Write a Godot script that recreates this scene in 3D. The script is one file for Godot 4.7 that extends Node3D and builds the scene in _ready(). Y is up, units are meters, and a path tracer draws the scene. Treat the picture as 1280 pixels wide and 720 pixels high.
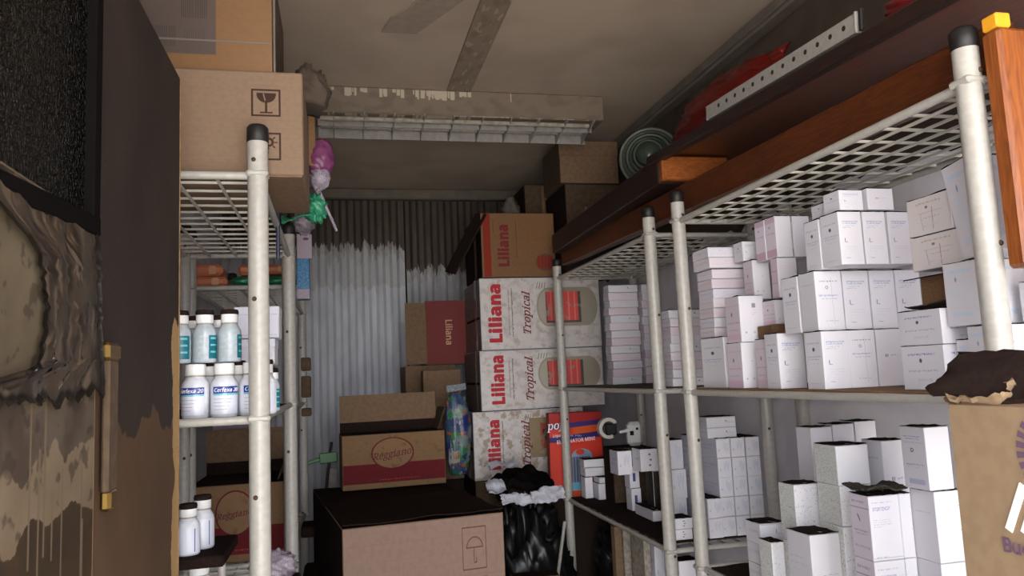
extends Node3D
# A soot-stained store room: wire racks full of cartons, a burnt door, cardboard boxes.
# World: x to the right, y up, depth d away from the camera; V() turns (x, y, d) into Godot axes.

const EYE = 1.45
var rng := RandomNumberGenerator.new()
var taken := {}
var meshes := {}
var M := {}
var tex := {}

func _ready():
	rng.seed = 20240611
	setup_view()
	make_materials()
	build_room()
	build_ceiling_items()
	build_door()
	build_right_racks()
	build_left_racks()
	build_timber()
	build_left_boxes()
	build_bottles()
	build_back_boxes()
	build_front_boxes()
	build_bags_and_scraps()
	build_right_extras()
	build_cartons()

func setup_view():
	var cam := Camera3D.new()
	cam.name = "camera"
	add_child(cam)
	var f := Vector3(0.22391, 0.11276, -0.96806)
	var r := Vector3(0.97444, -0.0443, 0.22023)
	var b := -f.normalized()
	r = (r - b * r.dot(b)).normalized()
	cam.transform = Transform3D(Basis(r, b.cross(r), b), Vector3(0, EYE, 0))
	cam.fov = 41.253
	cam.near = 0.05
	cam.current = true
	var env := Environment.new()
	env.background_mode = Environment.BG_SKY
	var sky := Sky.new()
	var sm := ProceduralSkyMaterial.new()
	sm.sky_top_color = Color(0.68, 0.72, 0.77)
	sm.sky_horizon_color = Color(0.82, 0.83, 0.84)
	sm.ground_bottom_color = Color(0.35, 0.33, 0.3)
	sm.ground_horizon_color = Color(0.6, 0.6, 0.58)
	sm.sky_energy_multiplier = 3.2
	sky.sky_material = sm
	env.sky = sky
	env.tonemap_mode = Environment.TONE_MAPPER_LINEAR
	env.tonemap_exposure = 0.78
	env.sdfgi_enabled = true
	env.ssao_enabled = true
	env.ssil_enabled = true
	var we := WorldEnvironment.new()
	we.name = "environment"
	we.environment = env
	add_child(we)
	# added area lamp behind the photographer, fills in frontal light as if from outdoors
	var a := AreaLight3D.new()
	a.name = "frontal_fill"
	a.area_size = Vector2(2.4, 2.2)
	a.light_color = Color(1.0, 0.975, 0.96)
	a.light_energy = 18.0
	a.area_range = 20.0
	a.shadow_enabled = true
	add_child(a)
	a.position = V(-0.6, 1.3, -2.8)
	# sun on the pale yard outside, from the side, so that it does not enter the room itself
	var sun := DirectionalLight3D.new()
	sun.name = "sun"
	sun.light_energy = 11.0
	sun.light_color = Color(1.0, 0.96, 0.9)
	sun.light_angular_distance = 0.6
	sun.shadow_enabled = true
	add_child(sun)
	sun.look_at_from_position(Vector3.ZERO, Vector3(0.75, -1.0, 0.15))
	# the photographer's phone light, just above the lens
	var p := OmniLight3D.new()
	p.name = "phone_light"
	p.light_color = Color(1.0, 0.97, 0.94)
	p.light_energy = 0.5
	p.light_size = 0.02
	p.omni_range = 12.0
	p.omni_attenuation = 2.0
	p.shadow_enabled = true
	add_child(p)
	p.position = V(-0.015, EYE + 0.03, -0.005)

# ---------------------------------------------------------------- helpers
func V(x, y, d) -> Vector3:
	return Vector3(x, y, -d)

func numbered(n: String) -> String:
	if not taken.has(n):
		taken[n] = 0
		return n
	taken[n] += 1
	return "%s_%03d" % [n, taken[n]]

func thing(called: String, label: String, category: String, at := Vector3.ZERO, turn := 0.0, group := "") -> Node3D:
	var o := Node3D.new()
	o.name = numbered(called)
	add_child(o)
	o.position = at
	o.rotation.y = turn
	tag(o, label, category, group)
	return o

func tag(o: Node, label: String, category: String, group := ""):
	o.set_meta("label", label)
	o.set_meta("category", category)
	if group:
		o.set_meta("group", group)

func obj(called: String, mesh: Mesh, m: Material, parent: Node = self, at := Vector3.ZERO) -> MeshInstance3D:
	var o := MeshInstance3D.new()
	o.name = numbered(called) if parent == self else called
	o.mesh = mesh
	if m:
		for i in mesh.get_surface_count():
			o.set_surface_override_material(i, m)
	parent.add_child(o, true)
	o.position = at
	return o

func struct(o: Node):
	o.set_meta("kind", "structure")
	return o

func begin() -> SurfaceTool:
	var st := SurfaceTool.new()
	st.begin(Mesh.PRIMITIVE_TRIANGLES)
	return st

func finish(st: SurfaceTool, flat := true) -> ArrayMesh:
	st.generate_normals()
	return st.commit()

func quad(st: SurfaceTool, a: Vector3, b: Vector3, c: Vector3, d: Vector3, uv := Rect2(0, 0, 1, 1), smooth := false):
	# a top left, b top right, c bottom right, d bottom left seen from the front (clockwise)
	st.set_smooth_group(0 if smooth else -1)
	var ua := uv.position
	var ub := uv.position + Vector2(uv.size.x, 0)
	var uc := uv.end
	var ud := uv.position + Vector2(0, uv.size.y)
	for p in [[a, ua], [b, ub], [c, uc], [a, ua], [c, uc], [d, ud]]:
		st.set_uv(p[1])
		st.add_vertex(p[0])

func tri(st: SurfaceTool, a: Vector3, b: Vector3, c: Vector3):
	st.set_smooth_group(-1)
	for p in [a, b, c]:
		st.set_uv(Vector2(p.x, p.y))
		st.add_vertex(p)

# a chamfered box about c; faces get 0..1 UVs; skip lists faces left to another surface
func cbox(st: SurfaceTool, c: Vector3, s: Vector3, ch := 0.0, skip := ""):
	var h := s * 0.5
	var k := minf(ch, minf(h.x, minf(h.y, h.z)) * 0.6)
	var i := h - Vector3(k, k, k)
	if not "f" in skip: quad(st, c + Vector3(-i.x, i.y, h.z), c + Vector3(i.x, i.y, h.z), c + Vector3(i.x, -i.y, h.z), c + Vector3(-i.x, -i.y, h.z))
	if not "b" in skip: quad(st, c + Vector3(i.x, i.y, -h.z), c + Vector3(-i.x, i.y, -h.z), c + Vector3(-i.x, -i.y, -h.z), c + Vector3(i.x, -i.y, -h.z))
	if not "l" in skip: quad(st, c + Vector3(-h.x, i.y, -i.z), c + Vector3(-h.x, i.y, i.z), c + Vector3(-h.x, -i.y, i.z), c + Vector3(-h.x, -i.y, -i.z))
	if not "r" in skip: quad(st, c + Vector3(h.x, i.y, i.z), c + Vector3(h.x, i.y, -i.z), c + Vector3(h.x, -i.y, -i.z), c + Vector3(h.x, -i.y, i.z))
	if not "t" in skip: quad(st, c + Vector3(-i.x, h.y, -i.z), c + Vector3(i.x, h.y, -i.z), c + Vector3(i.x, h.y, i.z), c + Vector3(-i.x, h.y, i.z))
	if not "u" in skip: quad(st, c + Vector3(-i.x, -h.y, i.z), c + Vector3(i.x, -h.y, i.z), c + Vector3(i.x, -h.y, -i.z), c + Vector3(-i.x, -h.y, -i.z))
	if k <= 0.0:
		return
	for sx in [-1, 1]:
		for sy in [-1, 1]:
			var e1 := c + Vector3(sx * h.x, sy * i.y, i.z)
			var e2 := c + Vector3(sx * i.x, sy * h.y, i.z)
			var e3 := c + Vector3(sx * i.x, sy * h.y, -i.z)
			var e4 := c + Vector3(sx * h.x, sy * i.y, -i.z)
			if sx * sy > 0: quad(st, e1, e4, e3, e2)
			else: quad(st, e1, e2, e3, e4)
		for sz in [-1, 1]:
			var g1 := c + Vector3(sx * h.x, i.y, sz * i.z)
			var g2 := c + Vector3(sx * i.x, i.y, sz * h.z)
			var g3 := c + Vector3(sx * i.x, -i.y, sz * h.z)
			var g4 := c + Vector3(sx * h.x, -i.y, sz * i.z)
			if sx * sz > 0: quad(st, g2, g1, g4, g3)
			else: quad(st, g1, g2, g3, g4)
			for sy in [-1, 1]:
				var t1 := c + Vector3(sx * h.x, sy * i.y, sz * i.z)
				var t2 := c + Vector3(sx * i.x, sy * h.y, sz * i.z)
				var t3 := c + Vector3(sx * i.x, sy * i.y, sz * h.z)
				if sx * sy * sz > 0: tri(st, t1, t3, t2)
				else: tri(st, t1, t2, t3)
	for sy in [-1, 1]:
		for sz in [-1, 1]:
			var f1 := c + Vector3(-i.x, sy * h.y, sz * i.z)
			var f2 := c + Vector3(i.x, sy * h.y, sz * i.z)
			var f3 := c + Vector3(i.x, sy * i.y, sz * h.z)
			var f4 := c + Vector3(-i.x, sy * i.y, sz * h.z)
			if sy * sz > 0: quad(st, f1, f2, f3, f4)
			else: quad(st, f2, f1, f4, f3)

func box_mesh(s: Vector3, ch := 0.0) -> ArrayMesh:
	var key := "box %.4f %.4f %.4f %.4f" % [s.x, s.y, s.z, ch]
	if not meshes.has(key):
		var st := begin()
		cbox(st, Vector3.ZERO, s, ch)
		meshes[key] = finish(st)
	return meshes[key]

# axis-aligned block given in world x, y, depth; parent sits unrotated at its own position
func slab(called: String, x0, x1, y0, y1, d0, d1, m: Material, parent: Node = self, ch := 0.0) -> MeshInstance3D:
	var c := V((x0 + x1) * 0.5, (y0 + y1) * 0.5, (d0 + d1) * 0.5)
	var p: Vector3 = Vector3.ZERO
	var n: Node = parent
	while n != self:
		p += (n as Node3D).position
		n = n.get_parent()
	return obj(called, box_mesh(Vector3(x1 - x0, y1 - y0, d1 - d0), ch), m, parent, c - p)

# block in the parent's own axes: centre and size
func block(called: String, c: Vector3, s: Vector3, m: Material, parent: Node, ch := 0.0, rot := Vector3.ZERO) -> MeshInstance3D:
	var o := obj(called, box_mesh(s, ch), m, parent, c)
	o.rotation = rot
	return o

func lathe_mesh(profile: Array, sides := 20) -> ArrayMesh:
	var st := begin()
	for j in profile.size() - 1:
		var p: Vector2 = profile[j]
		var q: Vector2 = profile[j + 1]
		for k in sides:
			var a0 := TAU * k / sides
			var a1 := TAU * (k + 1) / sides
			var c0 := Vector3(cos(a0), 0, sin(a0))
			var c1 := Vector3(cos(a1), 0, sin(a1))
			var up := Vector3.UP
			var smooth := true
			quad(st, c0 * q.x + up * q.y, c1 * q.x + up * q.y, c1 * p.x + up * p.y, c0 * p.x + up * p.y, Rect2(float(k) / sides, float(j), 1.0 / sides, 1.0), smooth)
	return finish(st)

func cyl_mesh(r: float, h: float, sides := 20, ch := 0.0) -> Mesh:
	var key := "cyl %.4f %.4f %d %.4f" % [r, h, sides, ch]
	if not meshes.has(key):
		var m := CylinderMesh.new()
		m.top_radius = r
		m.bottom_radius = r
		m.height = h
		m.radial_segments = sides
		m.rings = 1
		meshes[key] = m
	return meshes[key]

# a round bar from a to b in the parent's axes
func bar(called: String, a: Vector3, b: Vector3, r: float, m: Material, parent: Node, sides := 10) -> MeshInstance3D:
	var o := obj(called, cyl_mesh(r, snappedf(a.distance_to(b), 0.0005), sides), m, parent, (a + b) * 0.5)
	var y := (b - a).normalized()
	var x := y.cross(Vector3(0.31, 0.2, 0.93)).normalized()
	o.basis = Basis(x, y, x.cross(y))
	return o

func lettering(text: String, size: float, m: Material, parent: Node, at: Vector3, rot := Vector3.ZERO, opts := {}) -> MeshInstance3D:
	var t := TextMesh.new()
	t.text = text
	var sf := SystemFont.new()
	sf.font_names = PackedStringArray([opts.get("font", "Droid Sans")])
	sf.font_weight = 700 if opts.get("bold", 0.0) > 0.9 else 400
	t.font = sf
	t.font_size = 64
	t.pixel_size = size / 46.0
	t.depth = 0.0006
	t.curve_step = 2.0
	# thicken by overlaying shifted copies of the glyphs, then slant and bend the letters
	var arrays := t.surface_get_arrays(0)
	var k: float = opts.get("bold", 0.0) * size * 0.045
	var shifts := [Vector3.ZERO]
	if k > 0.0:
		shifts = []
		for q in 8:
			shifts.append(Vector3(cos(TAU * q / 8), sin(TAU * q / 8), 0) * k)
	var st := begin()
	var vs: PackedVector3Array = arrays[Mesh.ARRAY_VERTEX]
	var idx = arrays[Mesh.ARRAY_INDEX]
	var order := PackedInt32Array()
	if idx == null or idx.size() == 0:
		for i in vs.size(): order.append(i)
	else:
		order = idx
	var slant: float = opts.get("slant", 0.0)
	for n in shifts.size():
		for i in order:
			var p: Vector3 = vs[i] + shifts[n]
			p.z += 0.00004 * n
			p.x += slant * p.y
			if opts.has("bend"):
				var r: float = opts.bend
				p = Vector3(sin(p.x / r) * (r + p.z), p.y, cos(p.x / r) * (r + p.z))
			st.set_smooth_group(-1)
			st.add_vertex(p)
	st.generate_normals()
	var arr := st.commit()
	var o := obj("lettering", arr, m, parent, at)
	o.rotation = rot
	o.scale = opts.get("scale", Vector3.ONE)
	return o

# closed crumpled lump: an ellipsoid pushed in and out by noise
func lump_mesh(radii: Vector3, seed_: int, rough := 0.25, freq := 2.2, nu := 40, nv := 26, flat_bottom := -1.0, crease := 0.0) -> ArrayMesh:
	var n := FastNoiseLite.new()
	n.seed = seed_
	n.frequency = freq
	n.fractal_octaves = 3
	var pts := []
	for j in nv + 1:
		var row := []
		var th := PI * j / nv
		for i in nu:
			var ph := TAU * i / nu
			var d := Vector3(sin(th) * cos(ph), cos(th), sin(th) * sin(ph))
			var k := 1.0 + rough * n.get_noise_3dv(d) + crease * (absf(n.get_noise_3dv(d * 2.3 + Vector3(4, 7, 1))) - 0.2)
			var p := d * k * radii
			if flat_bottom > -1.0:
				p.y = maxf(p.y, flat_bottom * radii.y)
			row.append(p)
		pts.append(row)
	var st := begin()
	for j in nv:
		for i in nu:
			var i2 := (i + 1) % nu
			quad(st, pts[j][i2], pts[j][i], pts[j + 1][i], pts[j + 1][i2], Rect2(float(i) / nu, float(j) / nv, 1.0 / nu, 1.0 / nv), true)
	return finish(st)

# a thin bent sheet in x (width) and z (length) with thickness t; bump gives its relief, ragged the torn rim
func sheet_mesh(w: float, l: float, t: float, seed_: int, bump := 0.01, freq := 6.0, ragged := 0.0, bow := 0.0, nx := 14, nz := 14) -> ArrayMesh:
	var n := FastNoiseLite.new()
	n.seed = seed_
	n.frequency = freq
	var top := []
	for j in nz + 1:
		var row := []
		for i in nx + 1:
			var u := float(i) / nx - 0.5
			var v := float(j) / nz - 0.5
			var x := u * w
			var z := v * l
			var s := 1.0
			if ragged > 0.0 and (i == 0 or i == nx or j == 0 or j == nz):
				s = 1.0 - ragged * (0.5 + n.get_noise_2d(x * 9.0 + 3.0, z * 9.0))
			row.append(Vector3(x * s, bump * n.get_noise_2d(x, z) * 2.0 + bow * (u * u + v * v), z * s))
		top.append(row)
	var st := begin()
	var dn := Vector3(0, -t, 0)
	for j in nz:
		for i in nx:
			var a: Vector3 = top[j][i]
			var b: Vector3 = top[j][i + 1]
			var c: Vector3 = top[j + 1][i + 1]
			var d: Vector3 = top[j + 1][i]
			quad(st, a, b, c, d, Rect2(float(i) / nx, float(j) / nz, 1.0 / nx, 1.0 / nz), true)
			quad(st, b + dn, a + dn, d + dn, c + dn, Rect2(float(i) / nx, float(j) / nz, 1.0 / nx, 1.0 / nz), true)
			if j == 0: quad(st, b, a, a + dn, b + dn)
			if j == nz - 1: quad(st, d, c, c + dn, d + dn)
			if i == 0: quad(st, a, d, d + dn, a + dn)
			if i == nx - 1: quad(st, c, b, b + dn, c + dn)
	return finish(st)

# ---------------------------------------------------------------- pictures for materials
class Sheet:
	var img: Image
	var w: int
	var h: int
	var r := RandomNumberGenerator.new()
	func _init(w_: int, h_: int, c: Color, seed_ := 1):
		w = w_
		h = h_
		img = Image.create(w, h, false, Image.FORMAT_RGBA8)
		img.fill(c)
		r.seed = seed_
	func rect(x: float, y: float, ww: float, hh: float, c: Color):
		img.fill_rect(Rect2i(int(x * w), int(y * h), maxi(1, int(ww * w)), maxi(1, int(hh * h))), c)
	func frame(x: float, y: float, ww: float, hh: float, t: float, c: Color):
		var tv := t * float(w) / h
		rect(x, y, ww, tv, c)
		rect(x, y + hh - tv, ww, tv, c)
		rect(x, y, t, hh, c)
		rect(x + ww - t, y, t, hh, c)
	func put(x: int, y: int, c: Color):
		if x >= 0 and y >= 0 and x < w and y < h:
			img.set_pixel(x, y, img.get_pixel(x, y).lerp(Color(c.r, c.g, c.b), c.a))
	func ellipse(cx: float, cy: float, rx: float, ry: float, c: Color, inner := 0.0, top_only := false):
		for y in range(int((cy - ry) * h), int((cy + ry) * h) + 1):
			for x in range(int((cx - rx) * w), int((cx + rx) * w) + 1):
				var u := (float(x) / w - cx) / rx
				var v := (float(y) / h - cy) / ry
				var q := u * u + v * v
				if q <= 1.0 and q >= inner * inner and not (top_only and v > 0.0):
					put(x, y, c)
	func stroke(x0: float, y0: float, x1: float, y1: float, t: float, c: Color):
		var steps := int(maxf(absf(x1 - x0) * w, absf(y1 - y0) * h)) + 1
		var k := maxi(1, int(t * w))
		for s in steps + 1:
			var x := lerpf(x0, x1, float(s) / steps) * w
			var y := lerpf(y0, y1, float(s) / steps) * h
			for dy in k:
				for dx in k:
					put(int(x) + dx, int(y) + dy, c)
	func words(x: float, y: float, ww: float, hh: float, c: Color, fill := 0.8):
		# a line of small print: short marks of differing height
		var px := x
		while px < x + ww:
			var k := r.randf_range(0.012, 0.03)
			if r.randf() < fill:
				rect(px, y + hh * r.randf_range(0.0, 0.25), minf(k, x + ww - px), hh * r.randf_range(0.5, 0.9), c)
			px += k + 0.008
	func paragraph(x: float, y: float, ww: float, lines: int, step: float, hh: float, c: Color):
		for i in lines:
			words(x, y + i * step, ww * (1.0 if i < lines - 1 else r.randf_range(0.4, 0.9)), hh, c)
	func grime(seed_: int, freq: float, c: Color, lo: float, hi: float, most := 1.0, oct := 4, stretch := Vector2.ONE):
		var n := FastNoiseLite.new()
		n.seed = seed_
		n.frequency = freq
		n.fractal_octaves = oct
		for y in h:
			for x in w:
				var v := smoothstep(lo, hi, n.get_noise_2d(x * stretch.x, y * stretch.y)) * most
				if v > 0.0:
					img.set_pixel(x, y, img.get_pixel(x, y).lerp(c, v))
	func specks(count: int, c: Color, big := 2):
		for i in count:
			var x := r.randi() % w
			var y := r.randi() % h
			var k := 1 + r.randi() % big
			for dy in k:
				for dx in k:
					put(x + dx, y + dy, Color(c.r, c.g, c.b, r.randf_range(0.3, 0.9)))
	func done() -> ImageTexture:
		img.generate_mipmaps()
		return ImageTexture.create_from_image(img)

func paint(c: Color, rough := 0.8, metal := 0.0, spec := 0.5) -> StandardMaterial3D:
	var m := StandardMaterial3D.new()
	m.albedo_color = c
	m.roughness = rough
	m.metallic = metal
	m.metallic_specular = spec
	return m

func printed(t: Texture2D, rough := 0.75, spec := 0.4) -> StandardMaterial3D:
	var m := paint(Color.WHITE, rough, 0.0, spec)
	m.albedo_texture = t
	return m

# a mottled material laid on in world space
func mottled(c0: Color, c1: Color, freq: float, seed_: int, scale: float, rough := 0.85, stretch := Vector2.ONE, spec := 0.4) -> StandardMaterial3D:
	var s := Sheet.new(256, 256, c0, seed_)
	var n := FastNoiseLite.new()
	n.seed = seed_
	n.frequency = freq
	n.fractal_octaves = 4
	var im := n.get_seamless_image(256, 256)
	for y in 256:
		for x in 256:
			var v := im.get_pixel(int(x * stretch.x) % 256, int(y * stretch.y) % 256).r
			s.img.set_pixel(x, y, c0.lerp(c1, smoothstep(0.25, 0.75, v)))
	var m := printed(s.done(), rough, spec)
	m.uv1_triplanar = true
	m.uv1_world_triplanar = true
	m.uv1_scale = Vector3.ONE * scale
	return m

func make_materials():
	M.post = mottled(Color(0.655, 0.645, 0.62), Color(0.625, 0.61, 0.58), 0.03, 3, 6.0, 0.38, Vector2.ONE, 0.5)
	M.wire = paint(Color(0.72, 0.705, 0.665), 0.45)
	M.wire_dusty = mottled(Color(0.66, 0.63, 0.58), Color(0.48, 0.45, 0.41), 0.04, 12, 8.0, 0.7)
	M.cap = paint(Color(0.05, 0.04, 0.04), 0.55)
	M.rust = paint(Color(0.25, 0.17, 0.1), 0.8)
	M.soot = mottled(Color(0.14, 0.105, 0.095), Color(0.17, 0.135, 0.12), 0.05, 5, 7.0, 0.95, Vector2.ONE, 0.15)
	M.soot_dark = mottled(Color(0.13, 0.09, 0.08), Color(0.15, 0.11, 0.1), 0.05, 6, 7.0, 0.95, Vector2.ONE, 0.15)
	M.char_sheet = mottled(Color(0.28, 0.26, 0.22), Color(0.12, 0.1, 0.09), 0.05, 7, 14.0, 0.85)
	M.kraft = mottled(Color(0.47, 0.38, 0.305), Color(0.45, 0.36, 0.29), 0.06, 21, 3.0, 0.85)
	M.kraft_light = mottled(Color(0.5, 0.42, 0.325), Color(0.48, 0.4, 0.31), 0.06, 22, 3.0, 0.85)
	M.kraft_dull = mottled(Color(0.45, 0.365, 0.285), Color(0.42, 0.335, 0.26), 0.05, 23, 3.0, 0.9)
	M.kraft_sooty = mottled(Color(0.3, 0.24, 0.18), Color(0.26, 0.205, 0.155), 0.04, 24, 3.0, 0.9)
	M.kraft_inner = mottled(Color(0.45, 0.34, 0.235), Color(0.41, 0.305, 0.205), 0.06, 25, 9.0, 0.9)
	M.tape = paint(Color(0.62, 0.5, 0.38), 0.25)
	M.clear_tape = paint(Color(0.42, 0.385, 0.36), 0.2)
	M.ink = paint(Color(0.13, 0.09, 0.08), 0.8)
	M.ink_red = paint(Color(0.66, 0.1, 0.16), 0.7)
	M.ink_dark_red = paint(Color(0.42, 0.08, 0.09), 0.75)
	M.ink_maroon = paint(Color(0.36, 0.09, 0.11), 0.75)
	M.ink_purple = paint(Color(0.33, 0.24, 0.32), 0.8)
	M.ink_white = paint(Color(0.9, 0.88, 0.88), 0.6)
	M.white_stripe = paint(Color(0.86, 0.84, 0.82), 0.5)
	M.paper = mottled(Color(0.74, 0.74, 0.77), Color(0.64, 0.64, 0.69), 0.05, 31, 12.0, 0.8)
	M.black_bag = mottled(Color(0.035, 0.035, 0.04), Color(0.055, 0.055, 0.06), 0.05, 32, 9.0, 0.4, Vector2.ONE, 0.45)
	M.black_cloth = paint(Color(0.06, 0.052, 0.05), 0.95, 0.0, 0.1)
	M.pink_bag = mottled(Color(0.44, 0.23, 0.37), Color(0.38, 0.19, 0.32), 0.04, 33, 12.0, 0.35)
	M.silver_bag = mottled(Color(0.62, 0.58, 0.63), Color(0.42, 0.39, 0.43), 0.06, 34, 16.0, 0.3)
	M.green_bag = mottled(Color(0.22, 0.56, 0.43), Color(0.12, 0.4, 0.29), 0.05, 35, 16.0, 0.32)
	M.red_bag = mottled(Color(0.42, 0.06, 0.04), Color(0.3, 0.04, 0.03), 0.05, 36, 9.0, 0.32)
	M.maroon = paint(Color(0.38, 0.05, 0.06), 0.6)
	M.orange_pack = mottled(Color(0.74, 0.46, 0.35), Color(0.68, 0.41, 0.3), 0.06, 37, 18.0, 0.45)
	M.orange_label = paint(Color(0.72, 0.55, 0.42), 0.6)
	M.green_pack = paint(Color(0.1, 0.45, 0.31), 0.3)
	M.blue_pack = mottled(Color(0.28, 0.5, 0.66), Color(0.2, 0.4, 0.56), 0.03, 38, 12.0, 0.4)
	M.lilac = mottled(Color(0.62, 0.57, 0.62), Color(0.58, 0.53, 0.58), 0.05, 39, 12.0, 0.6)
	M.green_tape = paint(Color(0.1, 0.42, 0.12), 0.4)
	M.steel = mottled(Color(0.56, 0.55, 0.53), Color(0.53, 0.52, 0.5), 0.02, 40, 10.0, 0.45)
	M.hole = paint(Color(0.06, 0.05, 0.05), 0.9)
	M.brass = paint(Color(0.55, 0.45, 0.25), 0.35, 1.0)
	M.glass_green = mottled(Color(0.3, 0.34, 0.3), Color(0.24, 0.28, 0.25), 0.05, 41, 10.0, 0.2)
	M.grille = paint(Color(0.38, 0.4, 0.36), 0.35)
	M.plastic_white = paint(Color(0.84, 0.84, 0.84), 0.35)
	M.bottle = mottled(Color(0.84, 0.85, 0.88), Color(0.79, 0.8, 0.83), 0.03, 42, 9.0, 0.26)
	M.bottle_grey = mottled(Color(0.7, 0.74, 0.77), Color(0.64, 0.68, 0.71), 0.03, 43, 9.0, 0.24)
	M.neck = paint(Color(0.6, 0.56, 0.52), 0.4)
	M.cap_white = paint(Color(0.88, 0.88, 0.88), 0.3)
	M.label_white = paint(Color(0.82, 0.83, 0.88), 0.35)
	M.label_blue = paint(Color(0.1, 0.22, 0.56), 0.35)
	M.label_aqua = paint(Color(0.42, 0.72, 0.76), 0.35)
	M.label_teal = paint(Color(0.07, 0.4, 0.46), 0.35)
	M.strap = paint(Color(0.17, 0.2, 0.3), 0.5)
	M.yellow = paint(Color(0.85, 0.6, 0.1), 0.6)
	M.dusk_board = mottled(Color(0.6, 0.57, 0.52), Color(0.5, 0.47, 0.43), 0.03, 44, 5.0, 0.8)
	M.ceiling = mottled(Color(0.67, 0.605, 0.545), Color(0.63, 0.565, 0.505), 0.012, 51, 0.6, 0.95)
	M.strip = ceiling_strip_mat()
	M.wall = mottled(Color(0.9, 0.885, 0.91), Color(0.85, 0.835, 0.86), 0.012, 52, 1.1, 0.9)
	M.wall_dark = mottled(Color(0.3, 0.255, 0.22), Color(0.25, 0.215, 0.185), 0.012, 53, 0.9, 0.95)
	M.yard = mottled(Color(0.86, 0.84, 0.8), Color(0.78, 0.76, 0.72), 0.02, 50, 0.8, 0.9)
	M.floor = mottled(Color(0.6, 0.57, 0.53), Color(0.5, 0.47, 0.44), 0.02, 54, 1.4, 0.85)
	M.trim = mottled(Color(0.42, 0.385, 0.35), Color(0.38, 0.35, 0.32), 0.015, 55, 2.0, 0.7)
	M.fixture = fixture_mat()
	M.louvre = mottled(Color(0.55, 0.53, 0.52), Color(0.51, 0.49, 0.475), 0.03, 57, 4.0, 0.5)
	M.fan = mottled(Color(0.47, 0.415, 0.37), Color(0.44, 0.39, 0.345), 0.03, 58, 4.0, 0.8)
	M.wood = wood_mat(Color(0.36, 0.175, 0.07), Color(0.22, 0.1, 0.04), 61, 0.34)
	M.wood_light = wood_mat(Color(0.56, 0.31, 0.115), Color(0.42, 0.21, 0.075), 62, 0.4)
	M.wood_sooty = wood_mat(Color(0.16, 0.075, 0.045), Color(0.08, 0.04, 0.03), 63, 0.5)
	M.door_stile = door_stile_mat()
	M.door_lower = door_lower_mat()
	M.door_glass = door_glass_mat()
	M.veneer = veneer_mat()
	M.door_edge = mottled(Color(0.62, 0.5, 0.34), Color(0.5, 0.39, 0.26), 0.04, 64, 5.0, 0.7)
	M.foil = foil_mat()
	make_print_styles()

func wood_mat(c0: Color, c1: Color, seed_: int, rough: float) -> StandardMaterial3D:
	var s := Sheet.new(256, 256, c0, seed_)
	var n := FastNoiseLite.new()
	n.seed = seed_
	n.frequency = 0.02
	n.fractal_octaves = 4
	var im := n.get_seamless_image(256, 256)
	for y in 256:
		for x in 256:
			var big := im.get_pixel(x, y).r
			var g := im.get_pixel(x, (y * 5) % 256).r
			var line := 0.5 + 0.5 * sin(TAU * (y * 9.0 / 256.0 + big * 3.0))
			s.img.set_pixel(x, y, c0.lerp(c1, clampf(0.55 * line + 0.7 * (g - 0.35), 0.0, 1.0)))
	var m := printed(s.done(), rough, 0.5)
	return m

func ceiling_strip_mat() -> StandardMaterial3D:
	# dark soot-laden strip with pale flaked patches
	var s := Sheet.new(64, 512, Color(0.52, 0.455, 0.395), 71)
	s.grime(72, 0.03, Color(0.475, 0.41, 0.35), -0.1, 0.4, 1.0)
	s.grime(73, 0.045, Color(0.62, 0.56, 0.5), 0.34, 0.42, 0.8)
	return printed(s.done(), 0.9)

func fixture_mat() -> StandardMaterial3D:
	# lamp housing: grey film of soot, wiped in drips along its upper edge
	var s := Sheet.new(512, 64, Color(0.44, 0.39, 0.34), 74)
	s.grime(75, 0.02, Color(0.4, 0.35, 0.305), -0.1, 0.4, 1.0)
	for i in 60:
		var x := s.r.randf_range(0.1, 0.55) if s.r.randf() < 0.85 else s.r.randf()
		if s.r.randf() < 0.5:
			x = s.r.randf_range(0.37, 0.47)
		s.rect(x, 0.03, s.r.randf_range(0.004, 0.014), s.r.randf_range(0.1, 0.42), Color(0.66, 0.62, 0.56))
	return printed(s.done(), 0.6)

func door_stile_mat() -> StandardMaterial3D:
	# u runs to the free edge, v down: dark brown above a ragged line, lighter brown below, bare paint along the edge below
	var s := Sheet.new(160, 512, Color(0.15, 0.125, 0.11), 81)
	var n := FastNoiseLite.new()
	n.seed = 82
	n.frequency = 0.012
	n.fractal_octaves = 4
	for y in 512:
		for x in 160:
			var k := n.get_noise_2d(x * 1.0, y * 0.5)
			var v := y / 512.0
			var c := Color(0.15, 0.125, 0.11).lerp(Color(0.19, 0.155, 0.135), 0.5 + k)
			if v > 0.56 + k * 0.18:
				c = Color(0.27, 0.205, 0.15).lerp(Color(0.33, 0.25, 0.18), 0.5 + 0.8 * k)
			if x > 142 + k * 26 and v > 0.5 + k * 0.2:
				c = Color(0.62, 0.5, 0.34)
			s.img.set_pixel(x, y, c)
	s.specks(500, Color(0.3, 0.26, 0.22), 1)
	return printed(s.done(), 0.8, 0.3)

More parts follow.
